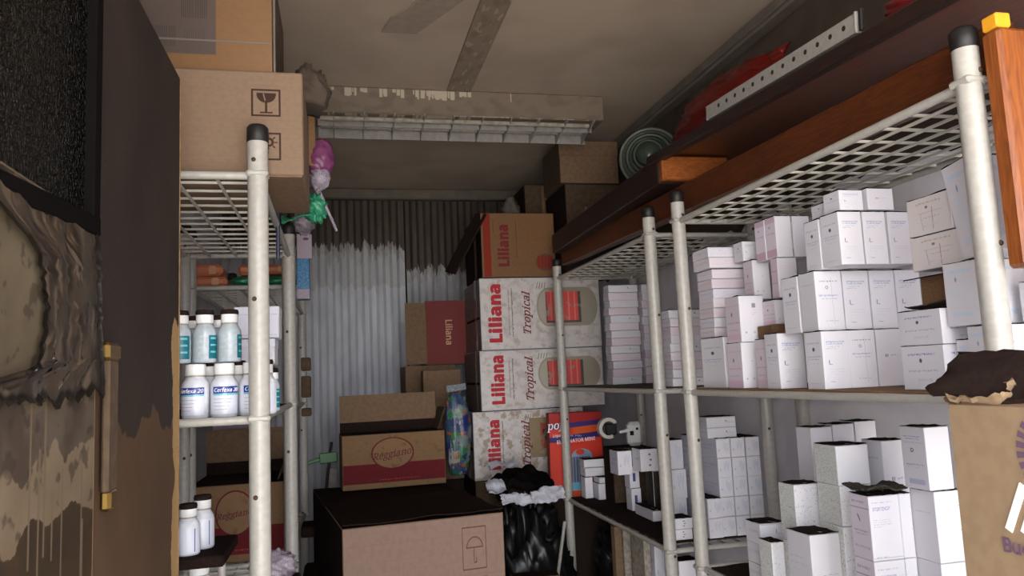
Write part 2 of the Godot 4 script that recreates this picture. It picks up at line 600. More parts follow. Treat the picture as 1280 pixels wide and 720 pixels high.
func door_lower_mat() -> StandardMaterial3D:
	# bare lower board: smoke-brown upper film, pale swath with narrow streaks, brown below
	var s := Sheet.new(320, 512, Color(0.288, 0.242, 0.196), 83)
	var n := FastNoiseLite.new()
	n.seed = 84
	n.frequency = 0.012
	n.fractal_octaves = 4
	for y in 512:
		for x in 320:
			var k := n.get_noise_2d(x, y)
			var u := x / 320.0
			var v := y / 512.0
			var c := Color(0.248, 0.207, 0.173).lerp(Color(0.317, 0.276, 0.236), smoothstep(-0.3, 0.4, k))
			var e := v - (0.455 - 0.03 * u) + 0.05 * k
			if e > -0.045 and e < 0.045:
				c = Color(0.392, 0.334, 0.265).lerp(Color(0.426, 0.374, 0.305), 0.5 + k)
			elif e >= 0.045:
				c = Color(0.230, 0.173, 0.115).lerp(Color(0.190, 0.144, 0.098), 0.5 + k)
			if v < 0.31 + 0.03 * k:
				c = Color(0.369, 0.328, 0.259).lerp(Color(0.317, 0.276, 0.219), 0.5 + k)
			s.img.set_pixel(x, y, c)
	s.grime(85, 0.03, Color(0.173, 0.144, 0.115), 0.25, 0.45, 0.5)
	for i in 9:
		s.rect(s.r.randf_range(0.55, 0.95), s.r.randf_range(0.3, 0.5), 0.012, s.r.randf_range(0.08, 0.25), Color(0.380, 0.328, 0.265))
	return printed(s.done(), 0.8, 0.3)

func door_glass_mat() -> StandardMaterial3D:
	# rippled glass fully coated with smoke
	var m := paint(Color(0.035, 0.028, 0.022), 0.3, 0.0, 0.22)
	var n := FastNoiseLite.new()
	n.seed = 86
	n.frequency = 0.12
	n.fractal_octaves = 2
	var im := n.get_seamless_image(256, 256)
	im.convert(Image.FORMAT_RGBA8)
	im.bump_map_to_normal_map(10.0)
	im.generate_mipmaps()
	m.normal_enabled = true
	m.normal_scale = 2.4
	m.normal_texture = ImageTexture.create_from_image(im)
	m.uv1_triplanar = true
	m.uv1_world_triplanar = true
	m.uv1_scale = Vector3(6, 4, 6)
	return m

func veneer_mat() -> StandardMaterial3D:
	var s := Sheet.new(256, 256, Color(0.2, 0.165, 0.13), 87)
	s.grime(88, 0.025, Color(0.12, 0.095, 0.075), -0.05, 0.3, 1.0, 4, Vector2(1.6, 0.6))
	s.grime(89, 0.03, Color(0.33, 0.275, 0.22), 0.15, 0.4, 0.9, 4, Vector2(1.8, 0.5))  # pale upright streaks painted in as gloss on the veneer
	# scorched brown rim where the sheet has torn
	for y in 256:
		for x in 256:
			var k := s.r.randf_range(0.0, 6.0)
			if x < 9 + k or y > 243 + k or x > 251 - k * 0.5:
				s.img.set_pixel(x, y, Color(0.06, 0.045, 0.035))
	return printed(s.done(), 0.4, 0.5)

func foil_mat() -> StandardMaterial3D:
	# crumpled snack bag: blue, green, orange, white and yellow patches of print
	var s := Sheet.new(128, 256, Color(0.19, 0.26, 0.38), 90)
	s.grime(91, 0.02, Color(0.38, 0.44, 0.43), 0.05, 0.12, 1.0)
	s.grime(92, 0.025, Color(0.14, 0.4, 0.24), 0.2, 0.25, 1.0)
	s.grime(93, 0.03, Color(0.6, 0.28, 0.12), 0.28, 0.32, 1.0)
	s.grime(94, 0.03, Color(0.55, 0.53, 0.5), 0.3, 0.34, 1.0)
	s.grime(95, 0.03, Color(0.13, 0.17, 0.38), 0.2, 0.24, 1.0)
	return printed(s.done(), 0.35)

# faces of the medicine cartons: [near face, side face] for each design
func make_print_styles():
	var white := Color(0.84, 0.835, 0.855)
	var shaded_white := Color(0.79, 0.785, 0.815)  # greyer white for side faces, shade put into the colour
	var grey := Color(0.6, 0.61, 0.67)
	var dark := Color(0.3, 0.3, 0.36)
	var blue := Color(0.52, 0.58, 0.72)
	var pinkc := Color(0.8, 0.7, 0.75)
	var violet := Color(0.52, 0.48, 0.68)
	var aqua := Color(0.66, 0.78, 0.87)
	var styles := ["aqua", "barcode", "blue", "charred", "code", "dots", "edge", "emblem", "flat0", "flat1", "flat2", "flat3", "grid0", "grid1", "pink", "pinkbar", "pinktop", "pinktxt", "plain", "seal", "sketch", "speck", "speckcode", "speckplain", "vblue", "violet", "violettxt"]
	for st in styles:
		var a := Sheet.new(80, 144, white, hash(st))
		var b := Sheet.new(80, 144, shaded_white, hash(st) + 5)
		match st:
			"blue":
				a.words(0.15, 0.17, 0.7, 0.035, blue, 0.95)
				a.words(0.15, 0.21, 0.66, 0.03, blue, 0.9)
				a.paragraph(0.15, 0.26, 0.5, 2, 0.035, 0.02, grey)
				a.stroke(0.2, 0.5, 0.2, 0.57, 0.025, dark)
				a.stroke(0.2, 0.57, 0.32, 0.57, 0.025, grey)
				a.paragraph(0.2, 0.66, 0.6, 3, 0.045, 0.02, Color(0.72, 0.73, 0.79))
				a.words(0.2, 0.88, 0.25, 0.02, dark)
				b.words(0.12, 0.18, 0.76, 0.035, grey, 0.95)
				b.ellipse(0.5, 0.3, 0.07, 0.035, dark)
				b.words(0.1, 0.42, 0.8, 0.035, blue, 0.95)
				b.words(0.15, 0.47, 0.66, 0.03, blue, 0.9)
				b.words(0.25, 0.55, 0.5, 0.02, grey)
				b.words(0.2, 0.9, 0.6, 0.025, grey)
			"seal":
				a.words(0.15, 0.16, 0.7, 0.025, dark, 0.85)
				a.ellipse(0.42, 0.27, 0.06, 0.03, grey, 0.5)
				a.words(0.1, 0.4, 0.75, 0.035, blue, 0.95)
				a.words(0.2, 0.46, 0.6, 0.025, grey, 0.9)
				a.stroke(0.6, 0.1, 0.62, 0.9, 0.012, Color(0.68, 0.68, 0.72))
				a.words(0.3, 0.84, 0.5, 0.02, grey)
				b.words(0.15, 0.2, 0.7, 0.03, grey)
				b.words(0.15, 0.6, 0.1, 0.03, dark)
			"barcode":
				for i in 5:
					a.rect(0.3 + 0.03 * i, 0.44, 0.016, 0.055, dark)
				a.words(0.5, 0.45, 0.35, 0.03, grey)
				b.words(0.2, 0.2, 0.6, 0.03, grey)
			"code", "speckcode":
				a.rect(0.36, 0.5, 0.09, 0.08, Color(0.35, 0.35, 0.38))
				a.words(0.5, 0.49, 0.36, 0.02, grey)
				a.words(0.5, 0.53, 0.3, 0.02, grey)
				b.paragraph(0.12, 0.3, 0.7, 3, 0.08, 0.02, Color(0.66, 0.66, 0.68))
			"dots":
				for i in 3:
					a.rect(0.45 + 0.05 * (i % 2), 0.2 + 0.25 * i, 0.1, 0.08, Color(0.3, 0.29, 0.33))
				b.words(0.2, 0.4, 0.6, 0.1, grey)
			"edge":
				a.words(0.86, 0.2, 0.07, 0.02, dark)
				a.words(0.9, 0.55, 0.06, 0.03, dark)
				b.words(0.2, 0.3, 0.6, 0.03, grey)
			"emblem":
				a.paragraph(0.6, 0.5, 0.35, 2, 0.04, 0.012, Color(0.76, 0.79, 0.76))
				b.words(0.12, 0.14, 0.7, 0.03, violet, 0.95)
				b.words(0.2, 0.18, 0.55, 0.025, violet)
				b.words(0.1, 0.24, 0.8, 0.025, grey, 0.95)
				b.ellipse(0.42, 0.37, 0.07, 0.035, dark, 0.55)
				b.words(0.15, 0.6, 0.75, 0.035, violet, 0.95)
				b.words(0.2, 0.65, 0.5, 0.02, grey)
				b.rect(0.2, 0.85, 0.65, 0.09, Color(0.66, 0.67, 0.77))
			"flat0", "flat1", "flat2", "flat3":
				var tint: Color = {"flat0": Color(0.82, 0.785, 0.815), "flat1": Color(0.81, 0.8, 0.835), "flat2": Color(0.81, 0.755, 0.79), "flat3": Color(0.815, 0.815, 0.84)}[st]
				a.img.fill(tint)
				b.img.fill(tint.darkened(0.04))  # side face darkened slightly, its shade kept in the colour
				a.rect(0.0, 0.0, 1.0, 0.06, tint.darkened(0.12))
				if st != "flat3":
					a.words(0.05, 0.55, 0.9, 0.2, pinkc.lerp(tint, 0.45), 0.9)
					a.words(0.3, 0.25, 0.3, 0.12, grey.lerp(tint, 0.5), 0.7)
				else:
					a.words(0.62, 0.45, 0.3, 0.16, grey.lerp(tint, 0.3), 0.8)
					a.rect(0.66, 0.3, 0.03, 0.2, dark)
				b.words(0.1, 0.3, 0.8, 0.25, grey.lerp(tint, 0.3), 0.9)
			"grid0", "grid1":
				for i in 6:
					var x := 0.45 + 0.075 * i + (0.05 if st == "grid1" else 0.0)
					a.rect(x, a.r.randf_range(0.05, 0.3), 0.025, a.r.randf_range(0.3, 0.6), Color(0.64, 0.7, 0.8))
				a.rect(0.12, 0.55, 0.12, 0.12, Color(0.72, 0.74, 0.8))
				b.img.fill(Color(0.72, 0.72, 0.78))
				b.words(0.1, 0.3, 0.8, 0.12, grey, 0.9)
				b.words(0.1, 0.5, 0.6, 0.1, grey, 0.9)
			"pink", "pinkbar":
				a.words(0.5, 0.4, 0.08, 0.03, grey)
				a.ellipse(0.2, 0.8, 0.04, 0.02, grey)
				a.ellipse(0.55, 0.8, 0.05, 0.025, grey, 0.5)
				if st == "pinkbar":
					a.rect(0.52, 0.16, 0.16, 0.1, Color(0.55, 0.53, 0.58))
					a.words(0.5, 0.3, 0.25, 0.03, pinkc)
					a.words(0.5, 0.36, 0.25, 0.03, pinkc)
				b.img.fill(Color(0.8, 0.765, 0.805))
				b.rect(0, 0.18, 1, 0.03, pinkc)
				b.ellipse(0.42, 0.38, 0.05, 0.05, Color(0.5, 0.46, 0.52))
				b.words(0.08, 0.56, 0.85, 0.04, Color(0.72, 0.48, 0.6), 0.95)
				b.words(0.1, 0.72, 0.7, 0.04, Color(0.76, 0.56, 0.66), 0.95)
				b.rect(0, 0.84, 1, 0.12, Color(0.82, 0.7, 0.78))
			"pinktop":
				b.img.fill(Color(0.84, 0.8, 0.85))
				b.rect(0, 0.0, 1, 0.14, Color(0.78, 0.68, 0.745))
				b.ellipse(0.4, 0.24, 0.05, 0.03, Color(0.45, 0.42, 0.5))
				b.words(0.1, 0.38, 0.8, 0.06, Color(0.66, 0.62, 0.7), 0.9)
				b.rect(0, 0.8, 1, 0.2, Color(0.76, 0.64, 0.71))
				a.words(0.86, 0.1, 0.08, 0.02, grey)
				a.words(0.86, 0.4, 0.08, 0.02, grey)
			"pinktxt":
				a.paragraph(0.08, 0.1, 0.84, 11, 0.075, 0.035, Color(0.87, 0.77, 0.83))
				b.img.fill(Color(0.8, 0.735, 0.78))
				b.words(0.1, 0.3, 0.8, 0.05, Color(0.72, 0.5, 0.62))
				b.words(0.1, 0.6, 0.8, 0.05, Color(0.72, 0.5, 0.62))
			"plain":
				a.words(0.7, 0.85, 0.15, 0.02, grey)
				b.words(0.2, 0.5, 0.6, 0.02, Color(0.76, 0.76, 0.8))
			"sketch":
				for q in [a, b]:
					q.img.fill(Color(0.81, 0.785, 0.785))
					q.words(0.2, 0.12, 0.6, 0.07, Color(0.68, 0.62, 0.58), 0.95)
					q.ellipse(0.45, 0.27, 0.03, 0.04, Color(0.5, 0.44, 0.46))
					q.stroke(0.25, 0.42, 0.8, 0.42, 0.012, Color(0.6, 0.5, 0.44))
					q.stroke(0.58, 0.3, 0.58, 0.9, 0.016, Color(0.6, 0.48, 0.42))
					q.stroke(0.3, 0.42, 0.34, 0.9, 0.01, Color(0.7, 0.62, 0.58))
					q.words(0.3, 0.55, 0.45, 0.04, violet.lerp(white, 0.3))
					q.words(0.35, 0.75, 0.35, 0.08, Color(0.74, 0.74, 0.84))
			"speck", "speckplain":
				b.specks(420, Color(0.42, 0.42, 0.41), 1)
				b.img.fill(Color(0.78, 0.79, 0.78))
				b.specks(420, Color(0.4, 0.41, 0.39), 2)
				if st == "speck":
					a.specks(200, Color(0.42, 0.43, 0.42), 2)
			"vblue":
				a.rect(0.3, 0.3, 0.3, 0.4, Color(0.24, 0.3, 0.52))
				b.words(0.2, 0.3, 0.6, 0.1, blue)
			"violet":
				for q in [a, b]:
					q.words(0.15, 0.16, 0.65, 0.06, violet, 0.95)
					q.ellipse(0.45, 0.33, 0.03, 0.05, dark)
					q.words(0.15, 0.55, 0.7, 0.055, Color(0.6, 0.58, 0.72), 0.95)
					q.words(0.35, 0.75, 0.35, 0.09, Color(0.72, 0.71, 0.82), 0.95)
			"violettxt":
				a.words(0.08, 0.09, 0.7, 0.02, grey, 0.95)
				a.words(0.1, 0.17, 0.6, 0.04, violet, 1.0)
				a.words(0.1, 0.205, 0.55, 0.03, violet, 1.0)
				a.paragraph(0.1, 0.37, 0.6, 4, 0.035, 0.02, Color(0.66, 0.66, 0.74))
				a.words(0.1, 0.95, 0.4, 0.02, violet)
				a.rect(0, 0.97, 1, 0.012, Color(0.6, 0.58, 0.55))
				b.img.fill(Color(0.8, 0.77, 0.82))
				b.words(0.1, 0.08, 0.7, 0.05, Color(0.58, 0.54, 0.62), 0.95)
				b.rect(0.0, 0.19, 1.0, 0.015, Color(0.55, 0.52, 0.58))
				b.stroke(0.36, 0.3, 0.46, 0.4, 0.04, dark)
				b.words(0.1, 0.55, 0.8, 0.035, Color(0.52, 0.46, 0.56), 0.95)
				b.words(0.2, 0.6, 0.6, 0.04, Color(0.62, 0.58, 0.66), 0.95)
				b.words(0.1, 0.8, 0.8, 0.05, Color(0.62, 0.57, 0.66), 0.95)
			"aqua":
				for q in [a, b]:
					q.words(0.12, 0.1, 0.7, 0.07, aqua, 0.98)
					q.ellipse(0.35, 0.26, 0.03, 0.04, blue)
					q.paragraph(0.1, 0.4, 0.8, 4, 0.075, 0.04, Color(0.74, 0.82, 0.89))
					q.words(0.2, 0.78, 0.6, 0.1, aqua, 0.98)
			"charred":
				for q in [a, b]:
					q.img.fill(Color(0.2, 0.17, 0.15))
					q.grime(hash(st), 0.02, Color(0.1, 0.07, 0.06), -0.1, 0.3, 1.0)
		if st.begins_with("speck"):
			a.grime(hash(st) + 2, 0.05, Color(0.83, 0.84, 0.82), 0.0, 0.3, 0.5)
		var both := Image.create(160, 144, false, Image.FORMAT_RGBA8)
		both.blit_rect(a.img, Rect2i(0, 0, 80, 144), Vector2i(0, 0))
		both.blit_rect(b.img, Rect2i(0, 0, 80, 144), Vector2i(80, 0))
		both.generate_mipmaps()
		tex[st] = printed(ImageTexture.create_from_image(both), 0.6)
	M.card = paint(Color(0.82, 0.815, 0.84), 0.6)

# ---------------------------------------------------------------- the room
func build_room():
	struct(slab("floor", -0.75, 1.55, -0.1, 0.0, -0.55, 4.9, M.floor))
	struct(slab("floor_yard", -6.0, 6.0, -0.12, -0.01, -9.0, -0.55, M.yard))
	struct(slab("ceiling", -0.75, 1.55, 2.62, 2.72, -0.5, 4.9, M.ceiling))
	struct(slab("wall_left", -0.75, -0.65, 0.0, 2.62, -0.5, 4.9, M.wall))
	# right wall: clean lilac-grey paint below, smoke-brown above a ragged line
	var wr := Node3D.new()
	wr.name = "wall_right"
	add_child(wr)
	struct(wr)
	slab("masonry", 1.452, 1.55, 0.0, 2.62, -0.5, 4.9, M.wall, wr)
	obj("soot_film", ragged_panel(4.4, 0.66, 91, 0.03), M.wall_dark, wr, V(1.4505, 1.95, 2.65)).rotation.y = -PI / 2
	# front wall with the wide doorway the picture is taken through
	var wf := Node3D.new()
	wf.name = "wall_front"
	add_child(wf)
	struct(wf)
	slab("masonry", -0.75, -0.6, 0.0, 2.62, -0.6, -0.5, M.wall, wf)
	slab("masonry", 1.3, 1.55, 0.0, 2.62, -0.6, -0.5, M.wall, wf)
	slab("lintel", -0.6, 1.3, 2.35, 2.62, -0.6, -0.5, M.wall, wf)
	# jamb the burnt door hangs on
	struct(slab("wall_partition", -0.65, -0.312, 0.0, 2.62, 0.4, 0.49, M.wall))
	# back wall: two corrugated sheets, the right one set back behind a seam
	var wb := Node3D.new()
	wb.name = "wall_back"
	add_child(wb)
	struct(wb)
	slab("masonry", -0.65, 1.45, 0.0, 2.62, 4.8, 4.9, M.wall_dark, wb)
	obj("corrugated_sheet", corrugated(-0.65, 0.415, 0.0, 2.56), sheet_mat(-0.65, 0.415, 2.27, 101), wb, V(0, 0, 4.70))
	obj("corrugated_sheet", corrugated(0.425, 1.45, 0.0, 2.56), sheet_mat(0.425, 1.45, 2.13, 102), wb, V(0, 0, 4.725))
	slab("seam_strip", 0.413, 0.427, 0.0, 2.56, 4.715, 4.74, M.soot, wb)
	struct(slab("trim_1", -0.65, 1.45, 2.555, 2.62, 4.64, 4.70, M.trim, self, 0.008))
	# cable duct along the corner of ceiling and right wall
	var t2 := Node3D.new()
	t2.name = "trim_2"
	add_child(t2)
	struct(t2)
	slab("duct", 1.395, 1.45, 2.565, 2.62, -0.5, 4.64, M.trim, t2, 0.006)
	slab("duct_cover", 1.385, 1.396, 2.575, 2.61, -0.5, 4.64, M.trim, t2, 0.003)
	# flat strip running along the ceiling
	struct(obj("trim_3", strip_mesh(0.455, 0.553, 0.6, 3.05), M.strip, self, V(0, 2.62, 0)))

func strip_mesh(x0, x1, d0, d1) -> ArrayMesh:
	var st := begin()
	quad(st, V(x0, -0.008, d1), V(x1, -0.008, d1), V(x1, -0.008, d0), V(x0, -0.008, d0), Rect2(0, 0, 1, 1))
	quad(st, V(x0, 0, d0), V(x0, 0, d1), V(x0, -0.008, d1), V(x0, -0.008, d0), Rect2(0, 0, 0.05, 1))
	quad(st, V(x1, 0, d1), V(x1, 0, d0), V(x1, -0.008, d0), V(x1, -0.008, d1), Rect2(0, 0, 0.05, 1))
	quad(st, V(x0, 0, d0), V(x1, 0, d0), V(x1, -0.008, d0), V(x0, -0.008, d0), Rect2(0, 0, 1, 0.05))
	return finish(st)

# upright panel, w wide and h high from y 0, whose lower rim is ragged
func ragged_panel(w: float, h: float, seed_: int, amp: float) -> ArrayMesh:
	var n := FastNoiseLite.new()
	n.seed = seed_
	n.frequency = 1.6
	n.fractal_octaves = 4
	var st := begin()
	var k := 120
	for i in k:
		var x0 := -w / 2 + w * i / k
		var x1 := -w / 2 + w * (i + 1) / k
		var y0 := amp * 2.0 * n.get_noise_1d(x0 * 3.0)
		var y1 := amp * 2.0 * n.get_noise_1d(x1 * 3.0)
		quad(st, Vector3(x0, h, 0), Vector3(x1, h, 0), Vector3(x1, y1, 0), Vector3(x0, y0, 0))
	return finish(st)

func corrugated(x0: float, x1: float, y0: float, y1: float) -> ArrayMesh:
	var prof := []
	var pitch := 0.086
	var x := x0
	while x < x1:
		for q in [[0.0, 0.0], [0.3, 0.0], [0.5, 0.015], [0.8, 0.015], [1.0, 0.0]]:
			var px: float = x + q[0] * pitch
			if px <= x1:
				prof.append(Vector2(px, q[1]))
		x += pitch
	prof.append(Vector2(x1, 0.0))
	var st := begin()
	for i in prof.size() - 1:
		var p: Vector2 = prof[i]
		var q: Vector2 = prof[i + 1]
		if q.x - p.x < 0.0005:
			continue
		var u0 := (p.x - x0) / (x1 - x0)
		var u1 := (q.x - x0) / (x1 - x0)
		quad(st, Vector3(p.x, y1, p.y), Vector3(q.x, y1, q.y), Vector3(q.x, y0, q.y), Vector3(p.x, y0, p.y), Rect2(u0, 0, u1 - u0, 1))
	return finish(st)

# pale painted sheet with smoke deposit above a dripping, ragged line
func sheet_mat(x0: float, x1: float, line: float, seed_: int) -> StandardMaterial3D:
	var w := 512
	var h := 640
	var s := Sheet.new(w, h, Color(0.6, 0.615, 0.65), seed_)
	var n := FastNoiseLite.new()
	n.seed = seed_
	n.frequency = 0.02
	n.fractal_octaves = 4
	for px in w:
		var drip := 0.06 * n.get_noise_2d(px * 2.6, 3.0) + 0.035 * n.get_noise_2d(px * 9.0, 90.0)
		var drip2 := 0.05 * n.get_noise_2d(px * 2.0, 300.0)
		var col := 0.5 + n.get_noise_2d(px * 4.0, 700.0)
		for py in h:
			var y := 2.56 * (1.0 - float(py) / h)
			var k := n.get_noise_2d(px, py * 0.6)
			var c := Color(0.79, 0.805, 0.84).lerp(Color(0.72, 0.735, 0.77), 0.5 + k)
			if y > line + drip + 0.02 * k:
				c = Color(0.24, 0.205, 0.175).lerp(Color(0.3, 0.26, 0.225), clampf(0.5 * col + 0.7 * k + 0.2, 0.0, 1.0))
			elif y > line - 0.07 + drip * 1.5 + 0.06 * k:
				c = c.lerp(Color(0.5, 0.48, 0.46), 0.55 + 0.3 * k)
			elif y > line - 0.25 + drip2 + 0.04 * k:
				c = c.lerp(Color(0.58, 0.58, 0.58), 0.4)
			s.img.set_pixel(px, py, c)
	return printed(s.done(), 0.5, 0.4)

func build_ceiling_items():
	# twin louvred fluorescent lamp fitting, switched off
	var t := thing("fluorescent_fixture", "long louvred fluorescent lamp fitting, unlit and soot-stained, under the ceiling", "lamp", V(0.52, 2.62, 3.0))
	var body := begin()
	cbox(body, Vector3(0, -0.055, -0.09), Vector3(1.22, 0.11, 0.2), 0.006)
	obj("housing", finish(body), M.fixture, t)
	# t sits at depth 3.0; the housing spans depths 2.99 to 3.19
	for k in 2:
		var dep: float = [3.075, 3.175][k]
		var bot: float = [2.482, 2.462][k]
		slab("reflector", -0.06, 1.10, bot, 2.512, dep, dep + 0.004, M.louvre, t)
	for i in 11:
		var x := -0.118 + 0.12 * i
		for r in 2:
			var st := begin()
			var za: float = [2.985, 3.08][r] - 3.0
			var zb: float = [3.074, 3.174][r] - 3.0
			var ya: float = [2.500, 2.482][r] - 2.62
			var yb: float = [2.480, 2.460][r] - 2.62
			var e := Vector3(0.002, 0, 0)
			var pts := [V(x - 0.52, -0.108, za), V(x - 0.52, -0.108, zb), V(x - 0.52, yb, zb), V(x - 0.52, ya, za)]
			quad(st, pts[1] - e, pts[0] - e, pts[3] - e, pts[2] - e)
			quad(st, pts[0] + e, pts[1] + e, pts[2] + e, pts[3] + e)
			quad(st, pts[2] - e, pts[3] - e, pts[3] + e, pts[2] + e)
			quad(st, pts[0] - e, pts[0] + e, pts[3] + e, pts[3] - e)
			if i > 0: obj("louvre_blade", finish(st), M.louvre, t)
	for z in [-0.03, -0.13]:
		bar("tube", Vector3(-0.57, -0.122, z), Vector3(0.55, -0.122, z), 0.01, M.dusk_board, t)
	# ceiling fan; only a blade tip reaches into view
	var f := thing("ceiling_fan", "dusty grey ceiling fan blade reaching in from the top edge", "fan", V(0.42, 2.62, 1.42))
	obj("canopy", lathe_mesh([Vector2(0.0, 0.0), Vector2(0.06, 0.0), Vector2(0.05, -0.05), Vector2(0.012, -0.06)]), M.fan, f)
	bar("down_rod", Vector3(0, -0.05, 0), Vector3(0, -0.22, 0), 0.012, M.fan, f)
	obj("motor", lathe_mesh([Vector2(0.0, -0.2), Vector2(0.09, -0.21), Vector2(0.1, -0.25), Vector2(0.09, -0.3), Vector2(0.0, -0.31)]), M.fan, f)
	for k in 3:
		var ang := deg_to_rad(117.7 + 120.0 * k)
		var st := begin()
		var u := Vector3(cos(ang), 0, -sin(ang))
		var v := Vector3(-u.z, 0, u.x)
		var up := Vector3(0, 0.004, 0)
		var o := Vector3(0, -0.27, 0)
		var pts := [o + u * 0.1 - v * 0.035, o + u * 0.5 - v * 0.048, o + u * 0.575 - v * 0.03, o + u * 0.53 + v * 0.048, o + u * 0.1 + v * 0.035]
		for i in range(1, 4):
			tri(st, pts[0] + up, pts[i] + up, pts[i + 1] + up)
			tri(st, pts[0] - up, pts[i + 1] - up, pts[i] - up)
		for i in 5:
			var p: Vector3 = pts[i]
			var q: Vector3 = pts[(i + 1) % 5]
			quad(st, p + up, q + up, q - up, p - up)
		obj("blade", finish(st), M.fan, f)

# ---------------------------------------------------------------- the burnt door, swung open along the left
func build_door():
	var X := -0.262
	var t := thing("burnt_door", "scorched brown door standing open at the left, its veneer blistered and peeling", "door", V(X - 0.02, 0.0, 0.95))
	slab("core", X - 0.045, X - 0.008, 0.02, 1.995, 0.5, 1.4, M.soot, t, 0.002)
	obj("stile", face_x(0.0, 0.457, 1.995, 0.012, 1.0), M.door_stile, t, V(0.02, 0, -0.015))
	slab("kick_board", X - 0.01, X, 0.02, 1.0, 0.5, 1.392, M.kraft_sooty, t)
	slab("edge_strip", X - 0.045, X + 0.0005, 0.02, 1.992, 1.392, 1.4, M.door_edge, t, 0.001)
	slab("top_rail", X - 0.008, X, 1.93, 1.995, 0.5, 0.935, M.soot_dark, t, 0.002)
	slab("glazing_bead", X - 0.008, X + 0.004, 1.632, 1.93, 0.905, 0.93, M.black_cloth, t, 0.002)
	var bead := slab("glazing_bead", X - 0.008, X + 0.005, 1.612, 1.634, 0.5, 0.93, M.black_cloth, t, 0.002)
	bead.rotation.x = 0.06
	slab("glass_pane", X - 0.012, X - 0.006, 1.60, 1.94, 0.5, 0.925, M.door_glass, t)
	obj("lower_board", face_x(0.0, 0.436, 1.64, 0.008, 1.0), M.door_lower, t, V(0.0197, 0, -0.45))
	obj("peeling_veneer", veneer_mesh(), M.veneer, t, V(0.021, 0.0, -0.95))
	slab("handle_mount", X, X + 0.014, 1.486, 1.507, 0.935, 0.985, M.brass, t, 0.004)
	slab("handle_mount", X, X + 0.012, 1.318, 1.342, 0.955, 0.985, M.brass, t, 0.004)
	slab("handle_grip", X + 0.004, X + 0.012, 1.34, 1.488, 0.945, 0.982, M.kraft_sooty, t, 0.004)

# board on the door's aisle face: from depth offset a to a + w, y y0..h, thickness k
func face_x(a: float, w: float, h: float, k: float, y0: float) -> ArrayMesh:
	var st := begin()
	quad(st, V(0, h, a), V(0, h, a + w), V(0, y0, a + w), V(0, y0, a), Rect2(0, 0, 1, 1))
	quad(st, V(-k, h, a), V(-k, h, a + w), V(0, h, a + w), V(0, h, a), Rect2(0, 0, 1, 0.02))
	quad(st, V(0, h, a), V(-k, h, a), V(-k, y0, a), V(0, y0, a), Rect2(0, 0, 0.02, 1))
	quad(st, V(-k, h, a + w), V(0, h, a + w), V(0, y0, a + w), V(-k, y0, a + w), Rect2(0.98, 0, 0.02, 1))
	return finish(st)

# blistered veneer hanging off below the pane, curled along its torn rim
func veneer_mesh() -> ArrayMesh:
	var n := FastNoiseLite.new()
	n.seed = 130
	n.frequency = 7.0
	n.fractal_octaves = 2
	var nu := 60
	var nv := 40
	var p := []
	for j in nv + 1:
		var row := []
		var v := float(j) / nv
		for i in nu + 1:
			var u := float(i) / nu
			var d0 := 0.5
			# hole of bare board bitten in from the left
			var bite := 0.245 + 0.05 * sin((v - 0.15) * PI * 1.25) + 0.012 * n.get_noise_2d(v * 3.0, 0.3)
			if v < 0.3: bite = lerpf(0.16, bite, smoothstep(0.12, 0.3, v))
			if v > 0.8: bite = lerpf(bite, 0.12, smoothstep(0.8, 0.93, v))
			d0 = 0.5 + bite - 0.03
			var d1 := 0.918 + 0.012 * v + 0.008 * n.get_noise_2d(v * 2.2, 2.0)
			var d := lerpf(d0, d1, u)
			var bottom := 1.437 + 0.012 * n.get_noise_2d(u * 2.0, 5.0) + 0.012 * u
			var y := lerpf(1.636, bottom, v)
			var bulge := 0.003 + 0.007 * absf(n.get_noise_2d(d * 1.1 + y * 0.35, y * 0.25)) + 0.0012 * n.get_noise_2d(d * 4.0, y * 1.0)
			if i == nu or j == nv or i == 0: bulge += 0.004
			if v < 0.15: bulge = lerpf(0.001, bulge, v / 0.15)
			row.append(V(maxf(bulge, 0.0015), y, d))
		p.append(row)
	var st := begin()
	var k := Vector3(-0.0015, 0, 0)
	for j in nv:
		for i in nu:
			var r := Rect2(float(i) / nu, float(j) / nv, 1.0 / nu, 1.0 / nv)
			quad(st, p[j][i], p[j][i + 1], p[j + 1][i + 1], p[j + 1][i], r, true)
			if j == nv - 1: quad(st, p[j + 1][i], p[j + 1][i + 1], p[j + 1][i + 1] + k, p[j + 1][i] + k, r)
	return finish(st)

